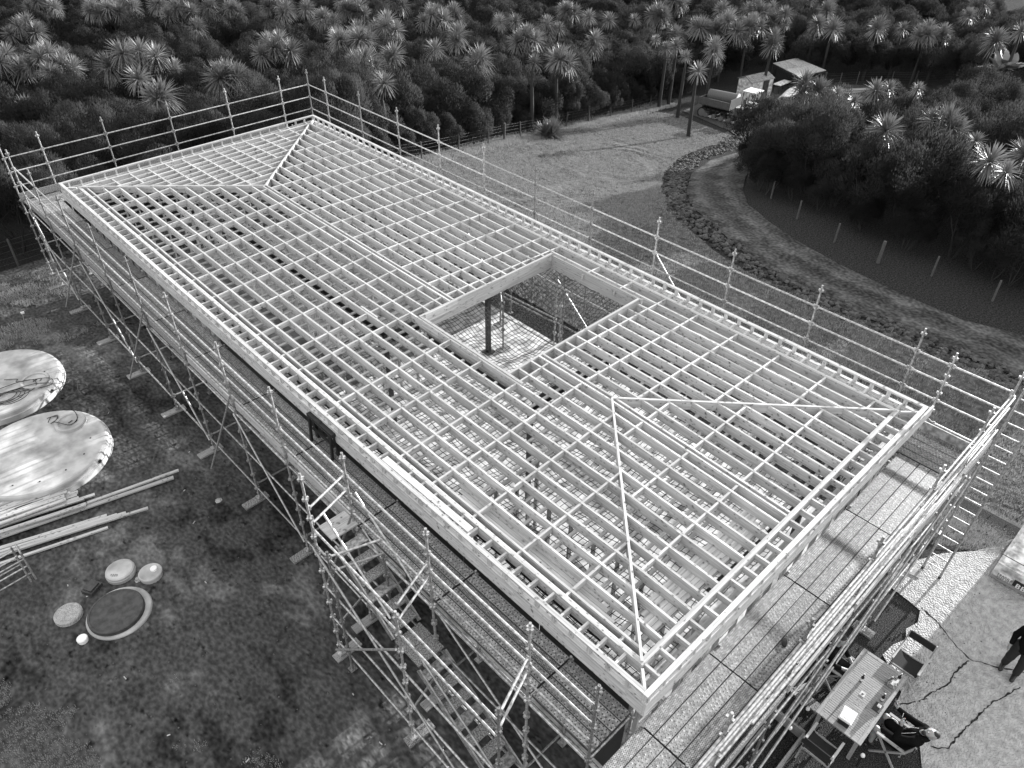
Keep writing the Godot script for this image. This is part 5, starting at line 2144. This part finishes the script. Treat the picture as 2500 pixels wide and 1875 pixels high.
func build_table() -> void:
	rng.seed = 101
	var t := thing("garden_table", "weathered slatted garden table on the ground below the front scaffold", "table", Vector3(4.885, 0.0, 1.955))
	var x0 := -0.98
	var n := 36
	for k in n:
		var g := MB.new()
		var x := x0 + 0.06 + (1.84 * (k + 0.5) / n)
		g.bar(Vector3(x, 0.735 + rng.randf() * 0.003, -0.38), Vector3(x, 0.735, 0.38), 0.0435, 0.022, uo())
		put("slat", g, M.oldwood, t)
	for s in [-0.42, 0.42]:
		var g := MB.new()
		g.bar(Vector3(-0.99, 0.735, s), Vector3(0.99, 0.735, s), 0.075, 0.032, uo())
		put("side_frame", g, M.oldwood, t)
	for s in [-0.955, 0.955]:
		var g := MB.new()
		g.bar(Vector3(s, 0.735, -0.38), Vector3(s, 0.735, 0.38), 0.07, 0.03, uo())
		put("end_frame", g, M.oldwood, t)
	for c in [[-0.88, -0.38], [0.88, -0.38], [-0.88, 0.38], [0.88, 0.38]]:
		var g := MB.new()
		g.bar(Vector3(c[0], 0.0, c[1]), Vector3(c[0], 0.718, c[1]), 0.07, 0.07, uo())
		put("leg", g, M.oldwood, t)
	var pl := MB.new()
	pl.box(Vector3(-0.06, 0.75, -0.05), Vector3(0.06, 0.756, 0.05))
	put("parasol_plate", pl, M.galv[1], t)
	var hole := MB.new()
	hole.tube(Vector3(0, 0.756, 0), Vector3(0, 0.759, 0), 0.022, 0.022, 14)
	put("parasol_hole", hole, M.black, t)
	var y := 0.752
	bottle(Vector3(5.13, y, 1.80), "dark glass bottle alone near the middle of the table")
	bottle(Vector3(5.03, y, 2.27), "dark glass bottle beside the black tray on the table")
	bottle(Vector3(5.66, y, 2.30), "slim clear bottle behind the metal jug on the table", 0.26)
	var j := thing("metal_jug", "round shiny metal jug near the table's right end", "jug", Vector3(5.48, y, 2.26))
	var g := MB.new()
	g.lathe(Vector3.ZERO, [Vector2(0.03, 0.27), Vector2(0.034, 0.22), Vector2(0.075, 0.20), Vector2(0.105, 0.15), Vector2(0.105, 0.02), Vector2(0.09, 0.0), Vector2(0.0, 0.0)], 26)
	var chrome := mat(0.6, 0.18, 0.95)
	put("body", g, chrome, j)
	g = MB.new()
	g.tube(Vector3(0, 0.268, 0), Vector3(0, 0.285, 0), 0.032, 0.028, 14)
	put("stopper", g, M.black, j)
	g = MB.new()
	g.line(curve([Vector3(0.1, 0.05, 0), Vector3(0.15, 0.08, 0), Vector3(0.15, 0.15, 0), Vector3(0.09, 0.18, 0)]), 0.009)
	put("handle", g, M.black, j)
	var e := thing("cool_box", "dark cool box with a white lid on the table's left end", "cool box", Vector3(4.13, y, 1.98))
	e.rotation.y = 0.08
	g = MB.new()
	g.box(Vector3(-0.13, 0, -0.1), Vector3(0.13, 0.17, 0.1))
	put("tub", g, M.black, e)
	g = MB.new()
	g.box(Vector3(-0.155, 0.173, -0.125), Vector3(0.155, 0.205, 0.125))
	g.box(Vector3(-0.14, 0.207, -0.11), Vector3(0.14, 0.222, 0.11))
	put("lid", g, M.cap, e)
	g = MB.new()
	g.box(Vector3(-0.095, 0.2225, -0.07), Vector3(0.095, 0.226, 0.07))
	put("lid_panel", g, M.white, e)
	var tr := thing("black_tray", "small black tray with torn foil at the table's front edge", "tray", Vector3(4.83, y, 2.29))
	g = MB.new()
	g.box(Vector3(-0.1, 0, -0.075), Vector3(0.1, 0.02, 0.075))
	put("tray", g, M.black, tr)
	g = MB.new()
	g.box(Vector3(0.0, 0.022, -0.03), Vector3(0.07, 0.05, 0.04))
	put("foil", g, M.sheet, tr)
	build_chair(Vector3(6.42, 0.03, 2.26), PI * 0.5, "empty canvas chair pulled back at the table's right end, on the pale concrete")
	build_chair(Vector3(3.5, 0.0, 1.9), -PI * 0.5, "empty canvas chair at the table's left end, nearest the scaffold corner")
	build_chair(Vector3(4.70, 0.0, 2.78), 0.0, "canvas chair under the bearded person at the table's front")
	build_chair(Vector3(5.28, 0.0, 1.2), PI, "canvas chair under the person half hidden below the scaffold")
	for k in 3:
		var p: Vector3 = [Vector3(4.05, 0, 1.34), Vector3(3.45, 0, 1.30), Vector3(3.97, 0, 2.52)][k]
		var s := thing("garden_light", "black stake light with a pale round top, " + ["between the table and the scaffold", "beside the timber bed edging", "in front of the table's left corner"][k], "garden light", p, "stake lights round the table")
		g = MB.new()
		g.tube(Vector3(0, 0, 0), Vector3(0, 0.4, 0), 0.014, 0.014, 8)
		put("stake", g, M.black, s)
		g = MB.new()
		g.lathe(Vector3(0, 0.38, 0), [Vector2(0, 0.085), Vector2(0.03, 0.078), Vector2(0.042, 0.045), Vector2(0.03, 0.008), Vector2(0, 0)], 18)
		put("lamp_head", g, M.cap, s)
	var ed := thing("bed_edging", "timber boards edging a bed below the front scaffold", "edging", Vector3(3.2, 0, 1.2))
	stick("board", ed, Vector3(0.48, 0.14, -0.3), Vector3(0.48, 0.14, 0.33), 0.05, 0.28, M.oldwood)
	stick("board", ed, Vector3(0.452, 0.14, 0.33), Vector3(-0.6, 0.14, 0.33), 0.05, 0.28, M.oldwood)
	stick("board", ed, Vector3(0.452, 0.14, -0.28), Vector3(-0.6, 0.14, -0.28), 0.05, 0.28, M.oldwood)
	var spots := [[5.05, 0.75, 0.3, "pale offcut leaning in the rubble behind the table"], [4.6, 0.95, -0.4, "short offcut block behind the table, beside the stake light"], [4.45, 0.9, 1.2, "thin offcut lying behind the table's left half"], [4.9, 1.05, 0.2, "long narrow offcut lying behind the table"]]
	for k in spots.size():
		var s: Array = spots[k]
		g = MB.new()
		g.bar(Vector3(-0.1 - 0.12 * k, 0, 0), Vector3(0.1 + 0.12 * k, 0, 0), 0.09, 0.04, uo())
		var o := put("timber_offcut", g, wood())
		o.position = Vector3(s[0], 0.025, s[1])
		o.rotation.y = s[2]
		tag(o, s[3], "offcut")
	# wrapped package
	var k := thing("wrapped_package", "large white wrapped package with black straps and printed labels at the right edge", "package", Vector3(11.15, 0.035, 3.0))
	g = MB.new()
	g.box(Vector3(-0.72, 0.02, -0.42), Vector3(0.9, 0.14, 0.48))
	put("pallet", g, M.oldwood, k)
	g = MB.new()
	var b0 := Vector3(-0.74, 0.143, -0.44)
	var b1 := Vector3(0.9, 0.55, 0.5)
	g.box(b0, b1)
	g.bar(Vector3(-0.68, 0.58, 0.03), Vector3(0.86, 0.58, 0.03), 0.8, 0.06)
	put("wrapping", g, M.white, k)
	g = MB.new()
	g.box(Vector3(-0.5, 0.613, -0.45), Vector3(-0.48, 0.617, 0.51))
	g.box(Vector3(-0.5, 0.06, 0.502), Vector3(-0.48, 0.617, 0.51))
	g.box(Vector3(-0.5, 0.06, -0.45), Vector3(-0.48, 0.617, -0.442))
	put("strap", g, M.black, k)
	g = MB.new()
	g.box(Vector3(-0.755, 0.15, -0.3), Vector3(-0.742, 0.30, -0.02))
	put("label_plate", g, M.cap, k)
	g = MB.new()
	g.box(Vector3(-0.755, 0.15, 0.02), Vector3(-0.742, 0.34, 0.46))
	put("name_plate", g, M.black, k)
	words_on(k, "FRAGILE", Vector3(-0.757, 0.24, -0.16), 0.06, M.print)
	words_on(k, "KEEP DRY", Vector3(-0.757, 0.175, -0.16), 0.05, M.print)
	words_on(k, "BBS", Vector3(-0.757, 0.20, 0.24), 0.13, M.cap)
	g = MB.new()
	g.box(Vector3(0.0, 0.6135, 0.1), Vector3(0.3, 0.622, 0.35))
	put("top_label", g, M.black, k)
	var pk := thing("stacked_packages", "taller stack of white wrapped packages beyond the strapped package, mostly outside the view", "packages", Vector3(12.9, 0.035, 4.3))
	for q in 3:
		g = MB.new()
		g.box(Vector3(-0.75, 0.12 + q * 0.56, -1.68), Vector3(0.9, 0.66 + q * 0.56, 2.4))
		put("wrapping", g, M.white, pk)
	g = MB.new()
	g.box(Vector3(-0.7, 0.0, -1.6), Vector3(0.85, 0.117, 2.3))
	put("pallet", g, M.oldwood, pk)
	# tools on the walkway
	for q in 2:
		var s := thing("folding_trestle", "folded black plastic trestle on the left walkway, %s" % ["against the wall frame", "nearer the guard rail"][q], "trestle", Vector3(0.12 - 0.17 * q, DECK + 0.006, -8.9 + 0.05 * q))
		g = MB.new()
		g.box(Vector3(-0.05, 0.66, -0.5), Vector3(0.05, 0.74, 0.5))
		put("top", g, M.black, s)
		for z in [-0.42, 0.42]:
			for x in [-0.09, 0.09]:
				g = MB.new()
				g.bar(Vector3(x * 0.4, 0.66, z), Vector3(x, 0.0, z), 0.05, 0.06)
				put("leg", g, M.black, s)
		g = MB.new()
		g.box(Vector3(-0.02, 0.3, -0.42), Vector3(0.02, 0.36, 0.42))
		g.box(Vector3(-0.052, 0.742, -0.2), Vector3(0.052, 0.75, 0.0))
		put("shelf", g, M.steel, s)
	g = MB.new()
	g.lathe(Vector3.ZERO, [Vector2(0, 0.05), Vector2(0.05, 0.04), Vector2(0.055, 0.0)], 10)
	var gl := put("glove", g, M.canvas)
	gl.position = Vector3(3.05, DECK + 0.006, 0.72)
	gl.scale = Vector3(1.7, 0.9, 0.9)
	gl.rotation.y = 0.5
	tag(gl, "dark work glove lying on the front walkway", "glove")


func words_on(p: Node, text: String, at: Vector3, h: float, m: Material) -> void:
	var tm := TextMesh.new()
	tm.text = text
	tm.font_size = 16
	tm.pixel_size = h / 12.0
	tm.depth = 0.002
	var sf := SystemFont.new()
	sf.font_names = PackedStringArray(["Droid Sans"])
	sf.font_weight = 700
	tm.font = sf
	var o := put("lettering", tm, m, p)
	o.position = at
	o.rotation.y = -PI / 2


# ---------------------------------------------------------------- people
func flesh(bones: Array, cell: float, k: float) -> ArrayMesh:
	# one skin round tapered limbs: each limb is [a, b, radius at a, radius at b]
	var lo := Vector3.INF
	var hi := -Vector3.INF
	for b in bones:
		var r: float = maxf(b[2], b[3]) + cell * 3.0
		lo = lo.min(b[0] - Vector3.ONE * r).min(b[1] - Vector3.ONE * r)
		hi = hi.max(b[0] + Vector3.ONE * r).max(b[1] + Vector3.ONE * r)
	var n := Vector3i(((hi - lo) / cell).ceil()) + Vector3i.ONE
	var f := PackedFloat32Array()
	f.resize(n.x * n.y * n.z)
	f.fill(1000.0)
	for b in bones:
		var a: Vector3 = b[0]
		var d: Vector3 = b[1] - a
		var l2 := maxf(d.length_squared(), 1e-9)
		var r: float = maxf(b[2], b[3]) + cell * 2.5 + k
		var i0 := Vector3i(((a.min(b[1]) - Vector3.ONE * r - lo) / cell).floor()).clamp(Vector3i.ZERO, n - Vector3i.ONE)
		var i1 := Vector3i(((a.max(b[1]) + Vector3.ONE * r - lo) / cell).ceil()).clamp(Vector3i.ZERO, n - Vector3i.ONE)
		for z in range(i0.z, i1.z + 1):
			for y in range(i0.y, i1.y + 1):
				for x in range(i0.x, i1.x + 1):
					var p := lo + Vector3(x, y, z) * cell
					var t := clampf((p - a).dot(d) / l2, 0.0, 1.0)
					var v := p.distance_to(a + d * t) - lerpf(b[2], b[3], t)
					var q := x + n.x * (y + n.y * z)
					var o := f[q]
					var h := maxf(k - absf(v - o), 0.0) / k
					f[q] = minf(v, o) - h * h * k * 0.25
	var g := MB.new()
	var at := {}
	var st := [1, n.x, n.x * n.y]
	var offs := [0, st[0], st[1], st[0] + st[1], st[2], st[0] + st[2], st[1] + st[2], st[0] + st[1] + st[2]]
	for z in n.z - 1:
		for y in n.y - 1:
			for x in n.x - 1:
				var q := x + n.x * (y + n.y * z)
				if absf(f[q]) > cell * 2.2:
					continue
				var m := 0
				for e in 8:
					if f[q + offs[e]] < 0.0:
						m |= 1 << e
				if m == 0 or m == 255:
					continue
				var s := Vector3.ZERO
				var c := 0
				for e in [[0, 1], [2, 3], [4, 5], [6, 7], [0, 2], [1, 3], [4, 6], [5, 7], [0, 4], [1, 5], [2, 6], [3, 7]]:
					var va := f[q + offs[e[0]]]
					var vb := f[q + offs[e[1]]]
					if (va < 0.0) != (vb < 0.0):
						var pa := Vector3(e[0] & 1, (e[0] >> 1) & 1, e[0] >> 2)
						var pb := Vector3(e[1] & 1, (e[1] >> 1) & 1, e[1] >> 2)
						s += pa.lerp(pb, va / (va - vb))
						c += 1
				at[q] = g.v.size()
				g.v.append(lo + (Vector3(x, y, z) + s / c) * cell)
				g.n.append(Vector3(f[q + st[0]] - f[q], f[q + st[1]] - f[q], f[q + st[2]] - f[q]).normalized())
				g.t.append(Vector2.ZERO)
	for q in at:
		for e in 3:
			var b1: int = st[(e + 1) % 3]
			var b2: int = st[(e + 2) % 3]
			if (f[q] < 0.0) == (f[q + st[e]] < 0.0):
				continue
			if not (at.has(q - b1) and at.has(q - b2) and at.has(q - b1 - b2)):
				continue
			var a: int = at[q]
			var b: int = at[q - b1]
			var c: int = at[q - b1 - b2]
			var d: int = at[q - b2]
			if f[q] < 0.0:
				g.i.append_array(PackedInt32Array([a, c, b, a, d, c]))
			else:
				g.i.append_array(PackedInt32Array([a, b, c, a, c, d]))
	return g.mesh()


func hand_bones(w: Vector3, along: Vector3, palm: Vector3, curl: float, s := 1.0) -> Array:
	# wrist point, direction of the fingers, direction the palm faces
	var side := along.cross(palm).normalized()
	var out := [[w, w + along * 0.085 * s + side * 0.012, 0.026 * s, 0.030 * s], [w, w + along * 0.08 * s - side * 0.02, 0.024 * s, 0.024 * s]]
	for k in 4:
		var r := w + along * 0.088 * s + side * (0.033 - 0.021 * k) * s
		var l: float = [0.030, 0.036, 0.034, 0.027][k] * s
		var d := along
		var p := r
		for e in 3:
			var q := p + d * l
			out.append([p, q, 0.0095 * s, 0.0085 * s])
			p = q
			l *= 0.8
			d = d.lerp(palm, curl).normalized()
	var th := w + along * 0.025 * s + side * 0.03 * s
	var t1 := th + (along * 0.6 + side * 0.7 + palm * 0.3).normalized() * 0.042 * s
	out.append([th, t1, 0.014 * s, 0.011 * s])
	out.append([t1, t1 + (along * 0.8 + side * 0.2 + palm * 0.4).normalized() * 0.032 * s, 0.011 * s, 0.009 * s])
	return out


func head_bones(c: Vector3, face: Vector3, up: Vector3) -> Array:
	var side := face.cross(up).normalized()
	var out := [
		[c + up * 0.03 - face * 0.015, c + up * 0.035 - face * 0.03, 0.096, 0.094],
		[c + face * 0.03 - up * 0.02, c + face * 0.045 - up * 0.085, 0.066, 0.042],
		[c + face * 0.088 + up * 0.012, c + face * 0.112 - up * 0.022, 0.010, 0.016],
		[c + face * 0.078 - up * 0.055 - side * 0.018, c + face * 0.078 - up * 0.055 + side * 0.018, 0.016, 0.016],
		[c + face * 0.072 + up * 0.035 - side * 0.045, c + face * 0.072 + up * 0.035 + side * 0.045, 0.020, 0.020]]
	for s in [-1.0, 1.0]:
		out.append([c + side * s * 0.082 + up * 0.015 - face * 0.01, c + side * s * 0.088 - up * 0.025, 0.018, 0.012])
		out.append([c + side * s * 0.035 + face * 0.062 - up * 0.01, c + side * s * 0.04 + face * 0.055 - up * 0.02, 0.030, 0.03])
	return out


func eyes(g: MB, c: Vector3, face: Vector3, up: Vector3) -> void:
	var side := face.cross(up).normalized()
	for s in [-1.0, 1.0]:
		var o: Vector3 = c + side * s * 0.032 + face * 0.086 + up * 0.012
		g.tube(o, o + face * 0.008, 0.011, 0.007, 8)


func build_people() -> void:
	# the bearded person, leaning back and looking up, a phone in one hand
	var o := Vector3(4.70, 0.0, 2.78)
	var t := thing("person", "bearded person in a dark hooded top and shorts, seated, looking up with a raised hand", "person", o)
	var hip := Vector3(0, 0.50, 0.10)
	var chest := Vector3(0.02, 0.86, 0.26)
	var neck := Vector3(0.03, 1.06, 0.33)
	var face := Vector3(-0.55, 0.80, -0.22).normalized()
	var up := Vector3(0.5, 0.25, 0.83).normalized()
	up = (up - face * up.dot(face)).normalized()
	var hc := Vector3(0.045, 1.17, 0.42)
	var kn := [Vector3(-0.13, 0.53, -0.33), Vector3(0.22, 0.55, -0.30)]
	var an := [Vector3(-0.15, 0.09, -0.30), Vector3(0.26, 0.09, -0.42)]
	var sh := [Vector3(-0.17, 0.98, 0.29), Vector3(0.21, 0.98, 0.31)]
	var el := [Vector3(-0.24, 0.84, 0.02), Vector3(0.34, 0.80, 0.02)]
	var wr := [Vector3(-0.13, 1.10, -0.02), Vector3(0.33, 0.86, -0.22)]
	var skin := head_bones(hc, face, up)
	skin.append([neck - Vector3(0, 0.06, 0.03), hc - up * 0.04 - face * 0.02, 0.062, 0.058])
	for k in 2:
		skin.append([kn[k] + Vector3(0, 0, 0.16), kn[k], 0.075, 0.062])
		skin.append([kn[k], kn[k].lerp(an[k], 0.4), 0.060, 0.060])
		skin.append([kn[k].lerp(an[k], 0.4), an[k], 0.060, 0.038])
		skin.append([hip + Vector3(-0.08 + 0.16 * k, 0, 0), kn[k], 0.085, 0.06])
		skin.append([el[k], wr[k], 0.040, 0.028])
		skin.append([sh[k], el[k], 0.050, 0.040])
	skin.append([hip, chest, 0.12, 0.13])
	skin.append([chest, neck, 0.11, 0.07])
	put("body", flesh(skin, 0.0125, 0.03), M.skin, t)
	for k in 2:
		var al: Vector3 = (Vector3(0.25, 0.85, -0.25) if k == 0 else Vector3(0.05, 0.75, -0.65)).normalized()
		var pm: Vector3 = (Vector3(-0.4, 0.2, 0.9) if k == 0 else Vector3(-0.2, 0.6, 0.75)).normalized()
		put("hand", flesh(hand_bones(wr[k], al, (pm - al * al.dot(pm)).normalized(), 0.35 if k == 0 else 0.5), 0.004, 0.008), M.skin, t)
	var top := [[hip + Vector3(0, 0.02, 0.02), chest, 0.165, 0.165], [chest + Vector3(-0.07, 0, 0), neck + Vector3(-0.03, -0.05, 0), 0.13, 0.09], [chest + Vector3(0.07, 0, 0), neck + Vector3(0.03, -0.05, 0), 0.13, 0.09], [sh[0], sh[1], 0.085, 0.085]]
	for k in 2:
		top.append([sh[k], el[k], 0.078, 0.062])
		top.append([el[k], el[k].lerp(wr[k], 0.86), 0.062, 0.044])
	for k in 9:
		var a := PI * (0.0 + k / 8.0)
		top.append([neck + Vector3(cos(a) * 0.12, 0.0 + 0.02 * sin(a), sin(a) * 0.10), neck + Vector3(cos(a + 0.3) * 0.12, 0.0, sin(a + 0.3) * 0.10), 0.042, 0.042])
	put("hooded_top", flesh(top, 0.0125, 0.035), M.cloth, t)
	var cord := MB.new()
	cord.line(curve([neck + Vector3(-0.06, -0.02, -0.10), Vector3(-0.10, 0.88, 0.07), Vector3(-0.08, 0.78, 0.03)]), 0.004)
	cord.line(curve([neck + Vector3(0.06, -0.02, -0.10), Vector3(0.07, 0.9, 0.08), Vector3(0.06, 0.82, 0.05)]), 0.004)
	put("draw_cord", cord, M.rope, t)
	var shorts := []
	for k in 2:
		shorts.append([hip + Vector3(-0.09 + 0.18 * k, 0, 0), hip.lerp(kn[k], 0.72) + Vector3(0, 0.0, 0), 0.125, 0.105])
	shorts.append([hip + Vector3(-0.06, 0.02, 0.02), hip + Vector3(0.06, 0.02, 0.02), 0.15, 0.15])
	put("shorts", flesh(shorts, 0.015, 0.03), M.cloth, t)
	var hair := [[hc + up * 0.075 - face * 0.04, hc + up * 0.04 - face * 0.08, 0.072, 0.072], [hc + up * 0.09 + face * 0.03, hc + up * 0.095 - face * 0.02, 0.05, 0.06]]
	put("hair", flesh(hair, 0.009, 0.03), M.hair, t)
	var beard := [[hc + face * 0.06 - up * 0.085, hc + face * 0.05 - up * 0.105, 0.046, 0.04]]
	var side := face.cross(up).normalized()
	for s in [-1.0, 1.0]:
		beard.append([hc + face * 0.05 - up * 0.08 + side * s * 0.02, hc + side * s * 0.073 - up * 0.02 + face * 0.005, 0.032, 0.016])
	put("beard", flesh(beard, 0.007, 0.02), M.hair, t)
	var ey := MB.new()
	eyes(ey, hc, face, up)
	put("eyes", ey, M.black, t)
	for k in 2:
		put("shoe", flesh([[an[k] + Vector3(0, -0.03, 0.04), an[k] + Vector3(0, -0.045, -0.15), 0.046, 0.042], [an[k], an[k] + Vector3(0, -0.02, 0.02), 0.05, 0.05]], 0.012, 0.02), M.black, t)
	var ph := thing("mobile_phone", "black phone held up by the bearded person", "phone", o + wr[1] + Vector3(0.015, 0.11, -0.07))
	var g := MB.new()
	g.box(Vector3(-0.036, -0.07, -0.005), Vector3(0.036, 0.07, 0.005))
	put("case", g, M.black, ph)
	ph.rotation = Vector3(-0.7, 0.2, 0)
	var cg := MB.new()
	cg.tube(Vector3.ZERO, Vector3(0.03, 0.075, -0.015), 0.004, 0.004, 6)
	var c := put("cigarette", cg, M.cap)
	c.position = o + wr[0] + Vector3(0.045, 0.155, -0.055)
	tag(c, "white cigarette in the bearded person's raised hand", "cigarette")
	# the second person, half hidden below the walkway
	o = Vector3(5.28, 0.0, 1.2)
	t = thing("person", "person in dark clothes seated behind the table, half hidden by scaffold tubes", "person", o)
	hip = Vector3(0, 0.52, -0.06)
	chest = Vector3(0.0, 0.92, -0.10)
	hc = Vector3(0.0, 1.28, -0.02)
	face = Vector3(0, -0.15, 1).normalized()
	up = Vector3(0, 1, 0.15).normalized()
	skin = head_bones(hc, face, up)
	skin.append([Vector3(0, 1.05, -0.1), hc - up * 0.04, 0.06, 0.055])
	skin.append([hip, chest, 0.12, 0.13])
	skin.append([chest, Vector3(0, 1.08, -0.1), 0.11, 0.065])
	for k in 2:
		var s := -1.0 + 2.0 * k
		skin.append([Vector3(s * 0.18, 1.02, -0.1), Vector3(s * 0.25, 0.76, 0.05), 0.05, 0.04])
		skin.append([Vector3(s * 0.25, 0.76, 0.05), Vector3(s * 0.12, 0.72, 0.27), 0.04, 0.03])
		skin.append([hip + Vector3(s * 0.09, 0, 0), Vector3(s * 0.14, 0.52, 0.38), 0.08, 0.06])
		skin.append([Vector3(s * 0.14, 0.52, 0.38), Vector3(s * 0.14, 0.09, 0.40), 0.06, 0.04])
	put("body", flesh(skin, 0.014, 0.03), M.skin, t)
	for k in 2:
		var s := -1.0 + 2.0 * k
		put("hand", flesh(hand_bones(Vector3(s * 0.12, 0.72, 0.27), Vector3(-s * 0.2, 0.0, 1.0).normalized(), Vector3.DOWN, 0.3), 0.0045, 0.008), M.skin, t)
	top = [[hip + Vector3(0, 0.03, 0), chest, 0.165, 0.165], [Vector3(-0.17, 1.02, -0.1), Vector3(0.17, 1.02, -0.1), 0.085, 0.085]]
	shorts = [[hip + Vector3(-0.06, 0.02, 0), hip + Vector3(0.06, 0.02, 0), 0.14, 0.14]]
	for k in 2:
		var s := -1.0 + 2.0 * k
		top.append([Vector3(s * 0.18, 1.02, -0.1), Vector3(s * 0.25, 0.76, 0.05), 0.075, 0.06])
		top.append([Vector3(s * 0.25, 0.76, 0.05), Vector3(s * 0.19, 0.74, 0.16), 0.06, 0.05])
		shorts.append([hip + Vector3(s * 0.09, 0, 0), Vector3(s * 0.14, 0.52, 0.38), 0.11, 0.085])
		shorts.append([Vector3(s * 0.14, 0.52, 0.38), Vector3(s * 0.14, 0.12, 0.40), 0.085, 0.065])
	put("dark_top", flesh(top, 0.015, 0.03), M.cloth, t)
	put("trousers", flesh(shorts, 0.015, 0.03), M.canvas, t)
	put("hair", flesh([[hc + up * 0.06 - face * 0.03, hc + up * 0.02 - face * 0.06, 0.085, 0.08]], 0.01, 0.03), M.hair, t)
	for k in 2:
		var s := -1.0 + 2.0 * k
		put("shoe", flesh([[Vector3(s * 0.14, 0.06, 0.36), Vector3(s * 0.15, 0.045, 0.55), 0.05, 0.043]], 0.012, 0.02), M.black, t)
	# the standing person at the right edge: dark trousers and boots
	o = Vector3(8.12, 0.034, 3.78)
	t = thing("person", "standing person in dark trousers and boots, cut by the right edge of the view", "person", o)
	hc = Vector3(0.02, 1.62, 0)
	face = Vector3(-1, -0.1, 0).normalized()
	up = Vector3(-0.1, 1, 0).normalized()
	skin = head_bones(hc, face, up)
	skin.append([Vector3(0.02, 1.40, 0), hc - up * 0.04, 0.06, 0.055])
	skin.append([Vector3(0, 0.95, 0), Vector3(0, 1.25, 0), 0.13, 0.14])
	skin.append([Vector3(0, 1.25, 0), Vector3(0.02, 1.42, 0), 0.12, 0.065])
	top = [[Vector3(0, 0.92, 0), Vector3(0, 1.27, 0), 0.16, 0.165], [Vector3(0.0, 1.36, -0.16), Vector3(0.0, 1.36, 0.16), 0.085, 0.085]]
	shorts = [[Vector3(0, 0.92, -0.05), Vector3(0, 0.92, 0.05), 0.145, 0.145]]
	for k in 2:
		var s := -1.0 + 2.0 * k
		var kk := Vector3(-0.02 + 0.02 * k, 0.50, s * 0.12)
		var aa := Vector3(0.10 - 0.10 * k, 0.10, s * 0.13)
		skin.append([Vector3(0, 0.92, s * 0.09), kk, 0.085, 0.06])
		skin.append([kk, aa, 0.06, 0.04])
		skin.append([Vector3(0, 1.36, s * 0.19), Vector3(0.04, 1.08, s * 0.25), 0.05, 0.04])
		skin.append([Vector3(0.04, 1.08, s * 0.25), Vector3(-0.08, 0.86, s * 0.24), 0.04, 0.03])
		top.append([Vector3(0, 1.36, s * 0.19), Vector3(0.04, 1.08, s * 0.25), 0.075, 0.06])
		top.append([Vector3(0.04, 1.08, s * 0.25), Vector3(-0.06, 0.90, s * 0.24), 0.06, 0.045])
		shorts.append([Vector3(0, 0.92, s * 0.09), kk, 0.115, 0.085])
		shorts.append([kk, aa + Vector3(0, 0.03, 0), 0.085, 0.07])
		put("boot", flesh([[aa + Vector3(0.02, -0.04, 0), aa + Vector3(-0.17, -0.055, 0), 0.05, 0.044], [aa + Vector3(0.01, 0.05, 0), aa, 0.06, 0.055]], 0.012, 0.02), M.black, t)
		put("hand", flesh(hand_bones(Vector3(-0.08, 0.86, s * 0.24), Vector3(-0.2, -1, 0).normalized(), Vector3(0, 0, -s), 0.2), 0.0045, 0.008), M.skin, t)
	put("body", flesh(skin, 0.015, 0.03), M.skin, t)
	put("dark_top", flesh(top, 0.015, 0.03), M.cloth, t)
	put("trousers", flesh(shorts, 0.015, 0.03), M.canvas, t)
	put("hair", flesh([[hc + up * 0.06 - face * 0.03, hc + up * 0.02 - face * 0.06, 0.085, 0.08]], 0.01, 0.03), M.hair, t)


func _ready() -> void:
	# camera, sky, sun, exposure
	cam = Camera3D.new()
	cam.name = "camera"
	add_child(cam)
	cam.position = Vector3(-5.583, 14.732, 2.823)
	cam.rotation_degrees = Vector3(-38.609, -43.944, 0.620)
	cam.fov = 53.62
	cam.near = 0.1
	cam.far = 500.0
	cam.current = true
	var sky := ProceduralSkyMaterial.new()
	sky.sky_top_color = grey(0.55)
	sky.sky_horizon_color = grey(0.5)
	sky.ground_bottom_color = grey(0.06)
	sky.ground_horizon_color = grey(0.3)
	sky.sky_curve = 0.14
	sky.sky_energy_multiplier = 1.0
	var s := Sky.new()
	s.sky_material = sky
	var env := Environment.new()
	env.background_mode = Environment.BG_SKY
	env.sky = s
	env.background_energy_multiplier = 1.0
	env.tonemap_mode = Environment.TONE_MAPPER_LINEAR
	env.tonemap_exposure = 2.7
	env.sdfgi_enabled = true
	env.ssao_enabled = true
	env.ssil_enabled = true
	var we := WorldEnvironment.new()
	we.name = "environment"
	we.environment = env
	add_child(we)
	var sun := DirectionalLight3D.new()
	sun.name = "sun"
	add_child(sun)
	sun.light_energy = 1.6
	sun.light_angular_distance = 0.5
	sun.shadow_enabled = true
	sun.look_at_from_position(Vector3.ZERO, Vector3(-1.0, -0.19, -0.054))
	make_materials()
	build_land()
	build_house()
	build_scaffolds()
	build_inner_scaffold()
	build_loose_boards()
	build_net()
	build_yard()
	build_table()
	build_people()
	build_far_things()
	build_fences()
	build_rocks()
	build_plants()
	build_grass()
